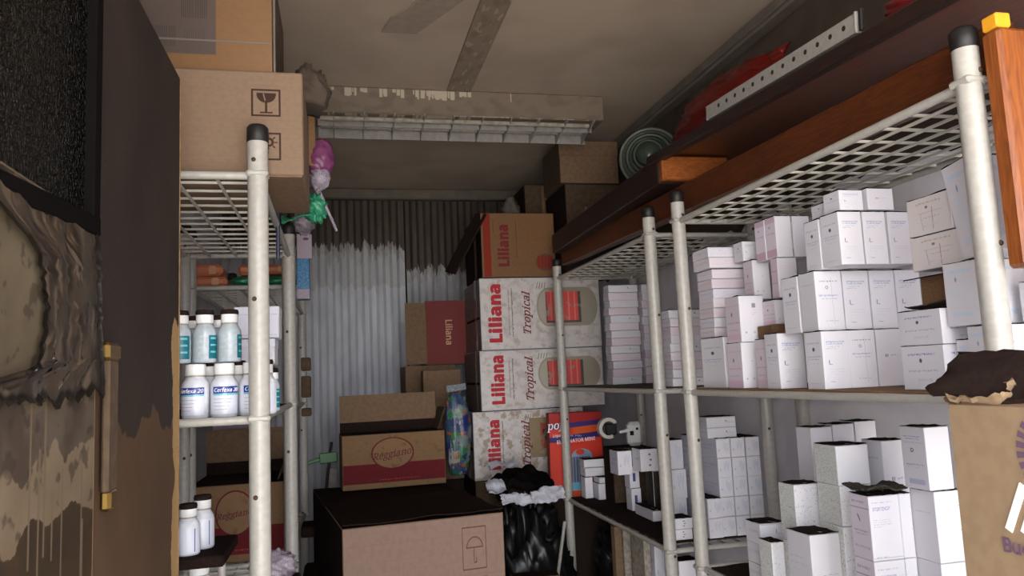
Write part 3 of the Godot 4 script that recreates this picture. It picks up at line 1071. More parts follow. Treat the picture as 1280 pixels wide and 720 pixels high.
# ---------------------------------------------------------------- wire racks
func rack(x0: float, x1: float, d0: float, d1: float, levels: Array, label: String, long_wires: int, dusty := false) -> Node3D:
	var t := thing("wire_rack", label, "rack", V((x0 + x1) / 2, 0, (d0 + d1) / 2), 0.0, "white wire storage racks")
	var o := V((x0 + x1) / 2, 0, (d0 + d1) / 2)
	var w := x1 - x0
	var l := d1 - d0
	for sx in [-1, 1]:
		for sd in [-1, 1]:
			var p := Vector3(sx * w / 2, 0, -sd * l / 2)
			var post := obj("post", cyl_mesh(0.02, 1.945, 20), M.post, t, p + Vector3(0, 0.9725, 0))
			obj("cap", lathe_mesh([Vector2(0.0, 0.03), Vector2(0.017, 0.03), Vector2(0.0215, 0.024), Vector2(0.0215, -0.004), Vector2(0.019, -0.006)]), M.cap, post, Vector3(0, 0.9725, 0))
			for y in levels:
				block("clip", Vector3(0, y - 0.9725 + 0.002, 0), Vector3(0.0425, 0.013, 0.0425), M.post, post, 0.005)
			for y in [0.31, 0.87, 1.24, 1.62, 1.9]:
				var scr := obj("screw", lathe_mesh([Vector2(0.0, 0.003), Vector2(0.004, 0.002), Vector2(0.005, 0.0)], 8), M.rust, post, Vector3(-sx * 0.006, y - 0.9725, 0.019))
				scr.rotation.x = PI / 2
	var n := 0
	for y in levels:
		var wm: Material = M.wire_dusty if dusty and n > 0 else M.wire
		var s := Node3D.new()
		s.name = "shelf"
		t.add_child(s, true)
		s.position = Vector3(0, y, 0)
		for sx in [-1, 1]:
			bar("rail", Vector3(sx * (w / 2), 0, l / 2), Vector3(sx * (w / 2), 0, -l / 2), 0.0085, M.post, s)
			bar("rail", Vector3(-w / 2, 0, sx * l / 2), Vector3(w / 2, 0, sx * l / 2), 0.0085, M.post, s)
		var cross := 14
		for i in range(1, cross):
			var z := -l / 2 + l * i / cross
			block("wire", Vector3(0, 0.003, z), Vector3(w, 0.005, 0.005), wm, s)
		for i in range(1, long_wires + 1):
			block("wire", Vector3(-w / 2 + w * i / (long_wires + 1), -0.003, 0), Vector3(0.005, 0.005, l), wm, s)
		n += 1
	return t

func build_right_racks():
	rack(1.0, 1.36, 0.993, 2.08, [1.883, 1.376, 0.882, 0.39], "white tubular wire rack nearest on the right, packed with white cartons", 6)
	rack(1.0, 1.37, 2.298, 3.382, [1.883, 1.376, 0.882, 0.39], "white tubular wire rack further back on the right, before the stacked appliance boxes", 6, true)
	# shelf liners
	var g := "liners on the right rack shelves"
	tag(obj("shelf_liner", sheet_at(0.36, 1.03, 150, 0.03), M.kraft_inner, self, V(1.178, 1.3885, 1.537)), "torn brown cardboard liner on the near rack's middle shelf", "liner", g)
	tag(obj("shelf_liner", sheet_at(0.35, 1.02, 151, 0.02), M.kraft_sooty, self, V(1.18, 1.3885, 2.84)), "sooty cardboard liner on the far rack's middle shelf", "liner", g)
	tag(obj("shelf_liner", sheet_at(0.35, 1.02, 152, 0.03), M.soot, self, V(1.176, 0.8935, 1.537)), "blackened liner on the near rack's lower shelf", "liner", g)
	tag(obj("shelf_liner", sheet_at(0.35, 1.02, 153, 0.02), M.soot, self, V(1.173, 0.8985, 2.84)), "blackened liner with torn front edge on the far rack's lower shelf", "liner", g)

func sheet_at(w: float, l: float, seed_: int, ragged: float) -> ArrayMesh:
	return sheet_mesh(w, l, 0.004, seed_, 0.0006, 5.0, ragged, 0.0, 10, 40)

func build_left_racks():
	rack(-0.47, -0.15, 1.58, 2.576, [1.871, 1.386, 0.9, 0.4], "white tubular wire rack on the left holding the pill bottles", 3)
	rack(-0.47, -0.16, 2.68, 3.72, [1.78, 1.36, 0.86, 0.4], "white wire rack further back on the left, behind the bottle rack", 3, true)

# ---------------------------------------------------------------- timber lying on the right racks
func plank(called: String, label: String, a: Vector3, b: Vector3, w: float, h: float, m: Material, cat := "plank", ch := 0.004) -> MeshInstance3D:
	# from a to b along the middle of the underside; grain runs along it
	var l := a.distance_to(b)
	var st := begin()
	cbox(st, Vector3(0, h / 2, 0), Vector3(w, h, l), ch)
	var arr := finish(st)
	var o := obj(called, grain_uv(arr, l), m, self, (a + b) / 2)
	var z := (a - b).normalized()
	var x := Vector3.UP.cross(z).normalized()
	o.basis = Basis(x, z.cross(x), z)
	tag(o, label, cat)
	return o

# texture coordinates along the length: u along z, v across
func grain_uv(m: ArrayMesh, _l: float) -> ArrayMesh:
	var a := m.surface_get_arrays(0)
	var vs: PackedVector3Array = a[Mesh.ARRAY_VERTEX]
	var ns: PackedVector3Array = a[Mesh.ARRAY_NORMAL]
	var uv := PackedVector2Array()
	for i in vs.size():
		var c := vs[i].y if absf(ns[i].x) > 0.5 else vs[i].x
		if absf(ns[i].z) > 0.7: uv.append(Vector2(vs[i].x * 2.0, vs[i].y * 5.0))
		else: uv.append(Vector2(vs[i].z * 0.8, c * 5.0 + 0.3))
	a[Mesh.ARRAY_TEX_UV] = uv
	var r := ArrayMesh.new()
	r.add_surface_from_arrays(Mesh.PRIMITIVE_TRIANGLES, a)
	return r

func build_timber():
	plank("wooden_plank", "reddish brown wooden plank on edge along the tops of the right racks", V(1.067, 1.897, 0.975), V(1.067, 1.955, 3.46), 0.04, 0.088, M.wood)
	plank("wooden_beam", "thick sooty beam, its lit near end a separate lighter block, on top of the far rack", V(1.115, 2.03, 2.2), V(1.115, 2.01, 3.44), 0.23, 0.09, M.wood_sooty, "beam")
	var e := plank("lit_beam_end", "orange-brown near end of the thick beam, coloured as lit, under the broad board", V(1.115, 2.034, 2.17), V(1.115, 2.034, 2.198), 0.228, 0.078, M.wood_light, "block")  # lighter wood colours in the light falling on the near end of the beam
	e.rotation.z = 0.0
	plank("wooden_board", "broad varnished board lying over the plank on the right rack", V(1.215, 2.02, 0.75), V(1.215, 2.122, 2.26), 0.39, 0.022, M.wood, "board")
	plank("wooden_board", "dark narrow board along the front edge of the broad varnished board", V(1.003, 2.018, 0.75), V(1.003, 2.102, 2.26), 0.03, 0.03, M.wood_sooty, "board")
	var v := thing("varnished_board", "upright varnished wooden panel at the right edge before the near post", "panel", V(1.09, 1.577, 0.945))
	var st := begin()
	cbox(st, Vector3(0, 0.187, 0), Vector3(0.18, 0.374, 0.036), 0.006)
	var pm := finish(st)
	var a := pm.surface_get_arrays(0)
	var vs: PackedVector3Array = a[Mesh.ARRAY_VERTEX]
	var uv := PackedVector2Array()
	for q in vs: uv.append(Vector2(q.y * 0.8, (q.x + q.z) * 5.0))
	a[Mesh.ARRAY_TEX_UV] = uv
	var am := ArrayMesh.new()
	am.add_surface_from_arrays(Mesh.PRIMITIVE_TRIANGLES, a)
	obj("board", am, M.wood_light, v)
	tag(slab("wooden_wedge", 1.002, 1.03, 1.9525, 1.976, 0.93, 0.96, M.yellow, self, 0.003), "small bright yellow wooden wedge above the upright panel", "wedge")
	# perforated steel angle
	var g := thing("perforated_angle", "perforated grey steel angle bar lying on the broad board", "bar", V(1.0, 2.1035, 1.55))
	g.rotation.x = 0.055
	block("web", Vector3(0, 0.018, 0), Vector3(0.003, 0.038, 0.62), M.steel, g)
	block("flange", Vector3(0.016, -0.0005, 0), Vector3(0.036, 0.003, 0.62), M.steel, g)
	for i in 13:
		var ho := obj("hole", cyl_mesh(0.0055, 0.0012, 12), M.hole, g, Vector3(-0.0016, 0.02, -0.24 + 0.043 * i))
		ho.rotation.z = PI / 2
	for k in 2:
		block("clamp_band", Vector3(0, 0.018, 0.312 + 0.016 * k), Vector3(0.008, 0.044, 0.007), M.steel if k == 0 else M.cap, g, 0.002)

# ---------------------------------------------------------------- cardboard boxes
# body with its own material on the front (towards the camera), the left side and the top
func body_mesh(w: float, h: float, d: float, ch := 0.003) -> ArrayMesh:
	var c := Vector3(0, h / 2, 0)
	var s := Vector3(w, h, d)
	var i := s * 0.5 - Vector3(ch, ch, ch)
	var mesh := ArrayMesh.new()
	var st := begin()
	quad(st, c + Vector3(-i.x, i.y, s.z / 2), c + Vector3(i.x, i.y, s.z / 2), c + Vector3(i.x, -i.y, s.z / 2), c + Vector3(-i.x, -i.y, s.z / 2))
	st.generate_normals()
	st.commit(mesh)
	st = begin()
	quad(st, c + Vector3(-s.x / 2, i.y, -i.z), c + Vector3(-s.x / 2, i.y, i.z), c + Vector3(-s.x / 2, -i.y, i.z), c + Vector3(-s.x / 2, -i.y, -i.z))
	st.generate_normals()
	st.commit(mesh)
	st = begin()
	cbox(st, c, s, ch, "flt")
	st.generate_normals()
	st.commit(mesh)
	st = begin()
	quad(st, c + Vector3(-i.x, s.y / 2, -i.z), c + Vector3(i.x, s.y / 2, -i.z), c + Vector3(i.x, s.y / 2, i.z), c + Vector3(-i.x, s.y / 2, i.z))
	st.generate_normals()
	st.commit(mesh)
	return mesh

func big_box(called: String, label: String, x0, x1, y0, y1, d0, d1, front: Material, left: Material, rest: Material, top: Material, turn := 0.0, group := "", cat := "box") -> Node3D:
	var t := thing(called, label, cat, V((x0 + x1) / 2, y0, (d0 + d1) / 2), turn, group)
	var b := obj("body", body_mesh(x1 - x0, y1 - y0, d1 - d0), null, t)
	for k in 4:
		b.set_surface_override_material(k, [front, left, rest, top][k])
	return t

func kraft_sheet(w: int, h: int, seed_: int, c := Color(0.72, 0.56, 0.42)) -> Sheet:
	var s := Sheet.new(w, h, c, seed_)
	s.grime(seed_, 0.05, c.darkened(0.04), -0.1, 0.5, 1.0)
	for i in 40:
		s.rect(0.0, s.r.randf(), 1.0, 0.002, c.darkened(0.04))
	return s

func build_left_boxes():
	# upper-shelf box with handling symbols
	var s := kraft_sheet(512, 288, 201, Color(0.475, 0.395, 0.325))
	var ink := Color(0.2, 0.13, 0.1)
	s.frame(0.743, 0.17, 0.15, 0.27, 0.01, ink)
	s.ellipse(0.818, 0.215, 0.05, 0.085, ink)
	s.rect(0.758, 0.12, 0.12, 0.088, Color(0.46, 0.38, 0.31))
	s.frame(0.743, 0.17, 0.15, 0.27, 0.01, ink)
	s.stroke(0.803, 0.21, 0.813, 0.29, 0.006, Color(0.47, 0.39, 0.32))
	s.rect(0.813, 0.28, 0.012, 0.12, ink)
	s.rect(0.788, 0.395, 0.065, 0.014, ink)
	s.frame(0.743, 0.6, 0.15, 0.27, 0.01, ink)
	s.ellipse(0.828, 0.69, 0.028, 0.045, ink, 0.55)
	for k in 8:
		var a := TAU * k / 8
		s.stroke(0.828 + 0.032 * cos(a), 0.69 + 0.05 * sin(a), 0.828 + 0.043 * cos(a), 0.69 + 0.07 * sin(a), 0.007, ink)
	s.rect(0.788, 0.79, 0.03, 0.05, ink)
	s.stroke(0.798, 0.75, 0.823, 0.79, 0.008, ink)
	var t := big_box("cardboard_box", "kraft carton with fragile-glass symbol on top of the left rack", -0.46, -0.062, 1.884, 2.108, 1.62, 1.98, printed(s.done(), 0.85), M.kraft_light, M.kraft, M.kraft, 0.0, "cartons on top of the left rack")
	block("bottom_flap", Vector3(0.1, -0.001, 0.0), Vector3(0.19, 0.003, 0.35), M.kraft_dull, t)
	block("side_flap", Vector3(0.207, 0.185, -0.17), Vector3(0.016, 0.13, 0.004), M.kraft_inner, t)
	# taped box above
	var q := kraft_sheet(256, 256, 202, Color(0.46, 0.345, 0.235))
	q.rect(0.0, 0.0, 0.64, 0.86, Color(0.31, 0.275, 0.26))
	for k in 14:
		q.rect(0.42 + 0.012 * k, 0.32, 0.006, 0.22, Color(0.2, 0.18, 0.19))
		q.rect(0.22 + 0.012 * k, 0.62, 0.006, 0.18, Color(0.22, 0.2, 0.21))
		if k < 10: q.rect(0.44 + 0.014 * k, 0.64, 0.007, 0.12, Color(0.26, 0.23, 0.24))
	t = big_box("taped_box", "brown parcel wrapped in shiny clear tape on top of the kraft carton", -0.44, -0.122, 2.11, 2.36, 1.64, 1.98, printed(q.done(), 0.22, 0.6), M.kraft_inner, M.kraft_sooty, M.kraft_dull, 0.0, "cartons on top of the left rack")
	block("tape_band", Vector3(0.0, 0.068, 0.1705), Vector3(0.31, 0.004, 0.0008), M.clear_tape, t)
	block("corner_tape", Vector3(0.161, 0.125, 0.166), Vector3(0.004, 0.25, 0.012), M.clear_tape, t, 0.001)
	tag(obj("plastic_bag", lump_mesh(Vector3(0.05, 0.06, 0.07), 210, 0.4, 2.0, 28, 18, -0.6, 0.3), M.wall_dark, self, V(-0.058, 2.15, 1.86)), "crumpled grey-brown plastic bag beside the taped parcel", "bag")
	# packs on the second left rack
	var g := "orange packs on the rear left rack"
	var packs := [[-0.465, -0.36, 1.79, 1.825, 2.69, "lower left orange pack on the rear left rack shelf"], [-0.47, -0.375, 1.828, 1.868, 2.7, "upper left orange pack on the rear left rack shelf"], [-0.33, -0.255, 1.832, 1.868, 2.72, "orange pack lying on the green one, partly behind the post"], [-0.235, -0.165, 1.836, 1.868, 2.72, "rightmost orange pack seen through the rack"]]
	for p in packs:
		var pk := thing("orange_pack", p[5], "pack", V((p[0] + p[1]) / 2, p[2], p[4] + 0.095), 0.0, g)
		block("wrapper", Vector3(0, (p[3] - p[2]) / 2, 0), Vector3(p[1] - p[0], p[3] - p[2], 0.14), M.orange_pack, pk, 0.012)
		block("label", Vector3(0.015, (p[3] - p[2]) / 2, 0.0703), Vector3(0.022, p[3] - p[2] - 0.012, 0.001), M.orange_label, pk)
	for k in 2:
		var gp := thing("green_pack", ["glossy green pack between the orange packs on the left", "glossy green pack by the rear post on the left"][k], "pack", V([-0.3, -0.19][k], 1.79, 2.78), 0.0, "green packs on the rear left rack")
		obj("wrapper", lump_mesh(Vector3(0.055, 0.02, 0.07), 220 + k, 0.25, 2.0, 28, 16, -0.9, 0.2), M.green_pack, gp, Vector3(0, 0.019, 0))
	# white boxes behind the bottles
	var wsheet := Sheet.new(128, 96, Color(0.8, 0.8, 0.85), 230)
	wsheet.words(0.3, 0.22, 0.16, 0.06, Color(0.3, 0.3, 0.34), 1.0)
	wsheet.rect(0.0, 0.93, 1.0, 0.015, Color(0.5, 0.5, 0.55))
	var wm := printed(wsheet.done(), 0.6)
	var wb := "white boxes behind the pill bottles"
	for p in [[-0.235, -0.135, 1.563, 1.638, "upper white box behind the bottles, passing behind the front post"], [-0.235, -0.145, 1.50, 1.561, "lower white box behind the bottles, resting on dark cartons"]]:
		var b := big_box("white_box", p[4], p[0], p[1], p[2], p[3], 1.9, 2.0, wm, M.card, M.card, M.soot, 0.0, wb)
		block("lid", Vector3(0, p[3] - p[2] - 0.01, 0), Vector3(p[1] - p[0] + 0.002, 0.02, 0.102), wm, b, 0.001)
	big_box("sooty_carton", "soot-darkened carton supporting the white boxes behind the bottles", -0.25, -0.168, 1.396, 1.498, 1.92, 2.2, M.kraft_sooty, M.kraft_sooty, M.kraft_sooty, M.soot)
	big_box("grey_carton", "pale grey carton behind the banded carton on the rear left rack", -0.47, -0.335, 0.87, 1.325, 3.14, 3.4, M.lilac, M.lilac, M.lilac, M.soot)
	# open banded carton on the second left rack
	t = banded_box("banded_carton", "open kraft carton with oval emblem and dark red band, behind the left rack posts", -0.487, -0.183, 0.875, 1.128, 2.75, 3.1, 241)
	# items hanging about the rear left rack
	var li := thing("lilac_carton", "pale lilac carton with small dark oval, sticking out beside the left rack", "box", V(-0.115, 1.912, 2.93), 0.1)
	block("body", Vector3(0, 0.047, 0), Vector3(0.055, 0.094, 0.05), M.lilac, li, 0.002)
	var ov := obj("oval_mark", cyl_mesh(0.008, 0.001, 16), M.ink_purple, li, Vector3(0.005, 0.075, 0.0255))
	ov.rotation.x = PI / 2
	ov.scale = Vector3(1.3, 1, 0.7)
	var bl := thing("blue_carton", "blue carton with pale lower band beside the rear left post", "box", V(-0.118, 1.76, 2.93))
	block("body", Vector3(0, 0.077, 0), Vector3(0.045, 0.15, 0.06), M.blue_pack, bl, 0.002)
	block("band", Vector3(0, 0.02, 0.0305), Vector3(0.044, 0.035, 0.001), M.lilac, bl)
	tag(obj("plastic_bundle", lump_mesh(Vector3(0.035, 0.035, 0.06), 243, 0.4, 2.5, 28, 18, -1.0, 0.3), M.silver_bag, self, V(-0.105, 1.995, 2.66)), "crumpled grey plastic bundle under the green bag", "bundle")
	tag(obj("black_bundle", lump_mesh(Vector3(0.025, 0.025, 0.04), 244, 0.2, 2.0, 28, 18, -1.0, 0.15), M.black_cloth, self, V(-0.118, 1.985, 2.2)), "small black bundle by the rear post under the green bag", "bundle")
	for k in 3:
		tag(slab("wall_bracket", -0.135, -0.10, [1.50, 1.33, 1.40][k], [1.55, 1.36, 1.48][k], 3.0, 3.06, M.kraft_sooty, self, 0.004), ["upper brown charred block beside the rear left rack", "lowest brown charred block beside the rear left rack", "middle brown charred block beside the rear left rack"][k], "block", "charred blocks by the rear left rack")

# carton with the oval emblem and a red band, its back flap standing open
func banded_box(called: String, label: String, x0, x1, y0, y1, d0, d1, seed_: int, turn := 0.0) -> Node3D:
	var s := kraft_sheet(384, 256, seed_, Color(0.47, 0.365, 0.255))
	var red := Color(0.37, 0.085, 0.105)
	s.rect(0.0, 0.55, 1.0, 0.36, red)
	s.ellipse(0.48, 0.36, 0.21, 0.3, Color(0.49, 0.38, 0.27))
	s.ellipse(0.48, 0.36, 0.21, 0.3, Color(0.36, 0.09, 0.11), 0.93)
	s.words(0.35, 0.84, 0.4, 0.025, Color(0.6, 0.25, 0.2), 0.9)
	s.grime(seed_ + 1, 0.02, Color(0.34, 0.24, 0.17), 0.3, 0.6, 0.4)
	var t := big_box(called, label, x0, x1, y0, y1, d0, d1, printed(s.done(), 0.85), M.kraft_dull, M.kraft_dull, M.soot, turn, "cartons with oval emblem and red band")
	var w: float = x1 - x0
	var h: float = y1 - y0
	var d: float = d1 - d0
	lettering("Reggiano", w * 0.062, M.ink_maroon, t, Vector3(-w * 0.02, h * 0.62, d / 2 + 0.001), Vector3(0, 0, 0.12), {"font": "Droid Serif", "slant": 0.35, "bold": 0.4})
	block("flap", Vector3(0, h + 0.105, -d / 2 + 0.006), Vector3(w * 0.98, 0.12, 0.004), M.kraft_dull, t, 0.0, Vector3(-0.1, 0, 0))
	block("crease_shade", Vector3(0, h + 0.022, -d / 2 + 0.004), Vector3(w * 0.98, 0.046, 0.004), M.soot, t)  # dark strip stands in for shade in the crease under the flap
	block("flap", Vector3(w / 2 - 0.006, h + 0.05, -0.02), Vector3(0.004, 0.1, d * 0.9), M.kraft_sooty, t, 0.0, Vector3(0, 0, -0.35))
	return t

# ---------------------------------------------------------------- bottles
func bottle(label: String, at: Vector3, r: float, h: float, kind: String, turn: float, group: String) -> Node3D:
	var t := thing("pill_bottle", label, "bottle", at, turn, group)
	var ch := h * 0.2
	var b := h - ch
	var m: Material = M.bottle if kind == "blue" or kind == "white" else M.bottle_grey
	obj("body", lathe_mesh([Vector2(0.0, 0.0), Vector2(r * 0.9, 0.0), Vector2(r, r * 0.1), Vector2(r, b * 0.72), Vector2(r * 0.97, b * 0.8), Vector2(r * 0.72, b * 0.93), Vector2(r * 0.66, b * 0.95), Vector2(r * 0.66, b)], 28), m, t)
	obj("neck_ring", lathe_mesh([Vector2(r * 0.7, b * 0.955), Vector2(r * 0.74, b * 0.97), Vector2(r * 0.7, b * 0.995)], 28), M.neck, t)
	var prof := [Vector2(r * 0.66, b - 0.001), Vector2(r * 0.74, b), Vector2(r * 0.74, h - 0.003), Vector2(r * 0.7, h), Vector2(0.0, h)]
	var c := obj("cap", lathe_mesh(prof, 28), M.cap_white, t)
	if kind != "blue":
		obj("soot_cap", lathe_mesh([Vector2(r * 0.755, h - 0.004), Vector2(r * 0.79, h + 0.001), Vector2(r * 0.72, h + 0.006), Vector2(0.0, h + 0.008)], 24), M.soot, c)
	if kind == "blue":
		var l := obj("label", wrap_mesh(r + 0.0004, b * 0.08, b * 0.72, -1.1, 1.3), M.label_white, t)
		obj("label_band", wrap_mesh(r + 0.0007, b * 0.55, b * 0.71, -0.75, 1.3), M.label_blue, l)
		obj("label_line", wrap_mesh(r + 0.0007, b * 0.51, b * 0.545, -0.75, 1.3), M.label_aqua, l)
		for k in 4:
			obj("print_line", wrap_mesh(r + 0.0006, b * (0.42 - 0.08 * k), b * (0.43 - 0.08 * k), -0.7, 0.7 - 0.12 * k), M.lilac, l)
		var tx := lettering("Cerfexa 20", 0.0075, M.ink_white, l, Vector3(0, b * 0.63, 0), Vector3(0, 0.3, 0), {"slant": 0.2, "bold": 0.5, "bend": r + 0.0008})
		tx.rotation.y = 0.3
	elif kind == "teal":
		var l := obj("label", wrap_mesh(r + 0.0004, b * 0.1, b * 0.68, 0.35, 1.35), M.label_teal, t)
		for k in 3:
			obj("print_line", wrap_mesh(r + 0.0007, b * (0.58 - 0.17 * k), b * (0.63 - 0.17 * k), 0.5, 1.1), M.label_aqua, l)
	elif kind == "white":
		obj("label", wrap_mesh(r + 0.0004, b * 0.06, b * 0.74, -1.4, 1.4), M.label_white, t)
		obj("label_line", wrap_mesh(r + 0.0007, b * 0.1, b * 0.7, 0.5, 0.58), M.label_blue, t)
	return t

# patch of a cylinder wall from angle a0 to a1 (0 faces the camera, positive to the right)
func wrap_mesh(r: float, y0: float, y1: float, a0: float, a1: float) -> ArrayMesh:
	var st := begin()
	var n := 12
	for i in n:
		var p := lerpf(a0, a1, float(i) / n)
		var q := lerpf(a0, a1, float(i + 1) / n)
		var u := Vector3(sin(p) * r, 0, cos(p) * r)
		var v := Vector3(sin(q) * r, 0, cos(q) * r)
		quad(st, u + Vector3(0, y1, 0), v + Vector3(0, y1, 0), v + Vector3(0, y0, 0), u + Vector3(0, y0, 0), Rect2(float(i) / n, 0, 1.0 / n, 1), true)
	return finish(st)

func build_bottles():
	var g := "pill bottles on the left rack"
	var y := 1.392
	tag(slab("shelf_board", -0.46, -0.16, 1.3875, y, 1.6, 2.55, M.soot, self), "blackened board under the bottles on the left rack", "board")
	for i in 3:
		bottle(["white bottle with blue name band, first from the door in the lower row", "white bottle with blue name band in the middle of the lower row", "white bottle with blue name band half hidden by the front post"][i], V(-0.277 + 0.0545 * i, y, 1.64), 0.0262, 0.107, "blue", [-0.5, 0.0, 0.15][i], g)
	for i in 3:
		bottle(["bottle behind the first lower-row bottle", "bottle behind the middle lower-row bottle", "bottle behind the lower-row bottle at the post"][i], V(-0.262 + 0.0545 * i, y, 1.70), 0.0262, 0.107, "white", 0.0, g)
	for i in 3:
		bottle(["grey bottle with teal label nearest the door in the upper row", "grey bottle with teal label in the middle of the upper row", "grey bottle with teal label at the right of the upper row"][i], V(-0.308 + 0.0475 * i, y + 0.1095, 1.645), 0.0226, 0.1, "teal", [-0.25, 0.15, 0.45][i], g)
	for i in 2:
		bottle(["bottle in the back of the upper row, between the first two caps", "bottle in the back of the upper row, between the last two caps"][i], V(-0.288 + 0.048 * i, y + 0.1095, 1.70), 0.0226, 0.093, "teal", 0.3, g)
	bottle("slim bottle with teal label right of the front left post", V(-0.146, y, 1.88), 0.0135, 0.092, "teal", 0.0, g)
	# lower level
	tag(slab("charred_tray", -0.42, -0.235, 1.085, 1.108, 1.72, 1.95, M.soot_dark, self, 0.003), "charred black tray with a bottle standing on it, low on the left rack", "tray")
	for k in 2:
		tag(bar("tray_leg", V([-0.38, -0.25][k], 0.912, 1.8), V([-0.38, -0.25][k], 1.085, 1.8), 0.008, M.post, self), ["white rod holding up the charred tray, by the door", "white rod holding up the charred tray, by the banded carton"][k], "rod", "rods under the charred tray")
	bottle("white bottle with blue line standing on the charred tray", V(-0.311, 1.108, 1.76), 0.0235, 0.098, "white", 0.2, g)
	bottle("bottle with black top behind the one on the charred tray", V(-0.292, 1.108, 1.82), 0.0235, 0.106, "white", 0.2, g)
	bottle("white capped bottle below the charred tray at the bottom edge", V(-0.293, 0.985, 1.78), 0.028, 0.098, "white", 0.2, g)
	tag(slab("black_box", -0.36, -0.24, 0.912, 0.984, 1.74, 1.82, M.soot, self, 0.003), "sooty box under the bottle at the bottom of the left rack", "box")
	tag(obj("foil_scrap", lump_mesh(Vector3(0.05, 0.035, 0.03), 251, 0.5, 2.5, 30, 18, -1.0, 0.4), M.silver_bag, self, V(-0.157, 1.02, 1.98)), "crumpled silver foil beside the rear left post", "foil")
	tag(slab("black_box", -0.20, -0.10, 0.912, 0.984, 1.9, 2.06, M.soot_dark, self, 0.004), "black charred box under the crumpled foil", "box")
	for k in 2:
		tag(obj("paper_roll", lathe_mesh([Vector2(0.0, 0.0), Vector2(0.028, 0.0), Vector2(0.028, 0.07), Vector2(0.0, 0.07)], 20), M.paper, self, V(-0.205 - 0.055 * k, 0.912, 1.72)), ["pale roll beside the front left post at the bottom", "pale roll next to the tray rod at the bottom"][k], "roll", "pale rolls low on the left rack")

# ---------------------------------------------------------------- appliance boxes at the back
func appliance_front(seed_: int, torn := false) -> StandardMaterial3D:
	var s := Sheet.new(512, 300, Color(0.745, 0.72, 0.71), seed_)
	s.grime(seed_ + 1, 0.02, Color(0.68, 0.65, 0.635), -0.1, 0.5, 1.0)
	var beige := Color(0.56, 0.53, 0.47)
	s.ellipse(0.56, 0.42, 0.1, 0.28, beige)
	s.ellipse(0.88, 0.42, 0.1, 0.28, beige)
	s.rect(0.56, 0.14, 0.32, 0.56, beige)
	s.ellipse(0.56, 0.42, 0.085, 0.25, Color(0.62, 0.59, 0.53))
	s.rect(0.54, 0.2, 0.3, 0.45, Color(0.3, 0.26, 0.24))
	s.rect(0.545, 0.2, 0.27, 0.42, Color(0.78, 0.28, 0.27))
	for i in 5:
		s.rect(0.58 + 0.05 * i, 0.2, 0.012, 0.42, Color(0.86, 0.42, 0.38))
	s.stroke(0.54, 0.2, 0.55, 0.64, 0.006, Color(0.25, 0.22, 0.22))
	# hatched round mark
	for i in 4:
		s.stroke(0.475 + 0.022 * i, 0.06, 0.465 + 0.022 * i, 0.15, 0.005, Color(0.3, 0.28, 0.29))
	# small print running up the box
	for k in 26:
		s.rect(0.225, 0.16 + 0.025 * k, 0.012 * s.r.randf_range(0.5, 1.0), 0.017, Color(0.5, 0.45, 0.45))
		s.rect(0.252, 0.14 + 0.027 * k, 0.013 * s.r.randf_range(0.5, 1.0), 0.02, Color(0.38, 0.34, 0.35))
	if torn:
		s.rect(0.5, 0.12, 0.5, 0.6, Color(0.5, 0.42, 0.3))
		s.rect(0.6, 0.2, 0.2, 0.4, Color(0.58, 0.24, 0.16))
		s.stroke(0.62, 0.3, 0.68, 0.55, 0.03, Color(0.12, 0.1, 0.09))
		s.stroke(0.7, 0.25, 0.74, 0.6, 0.03, Color(0.12, 0.1, 0.09))
		s.grime(seed_ + 3, 0.02, Color(0.52, 0.44, 0.34), 0.1, 0.4, 0.7)
	s.grime(seed_ + 7, 0.015, Color(0.6, 0.56, 0.52), 0.25, 0.5, 0.6)
	return printed(s.done(), 0.45, 0.5)

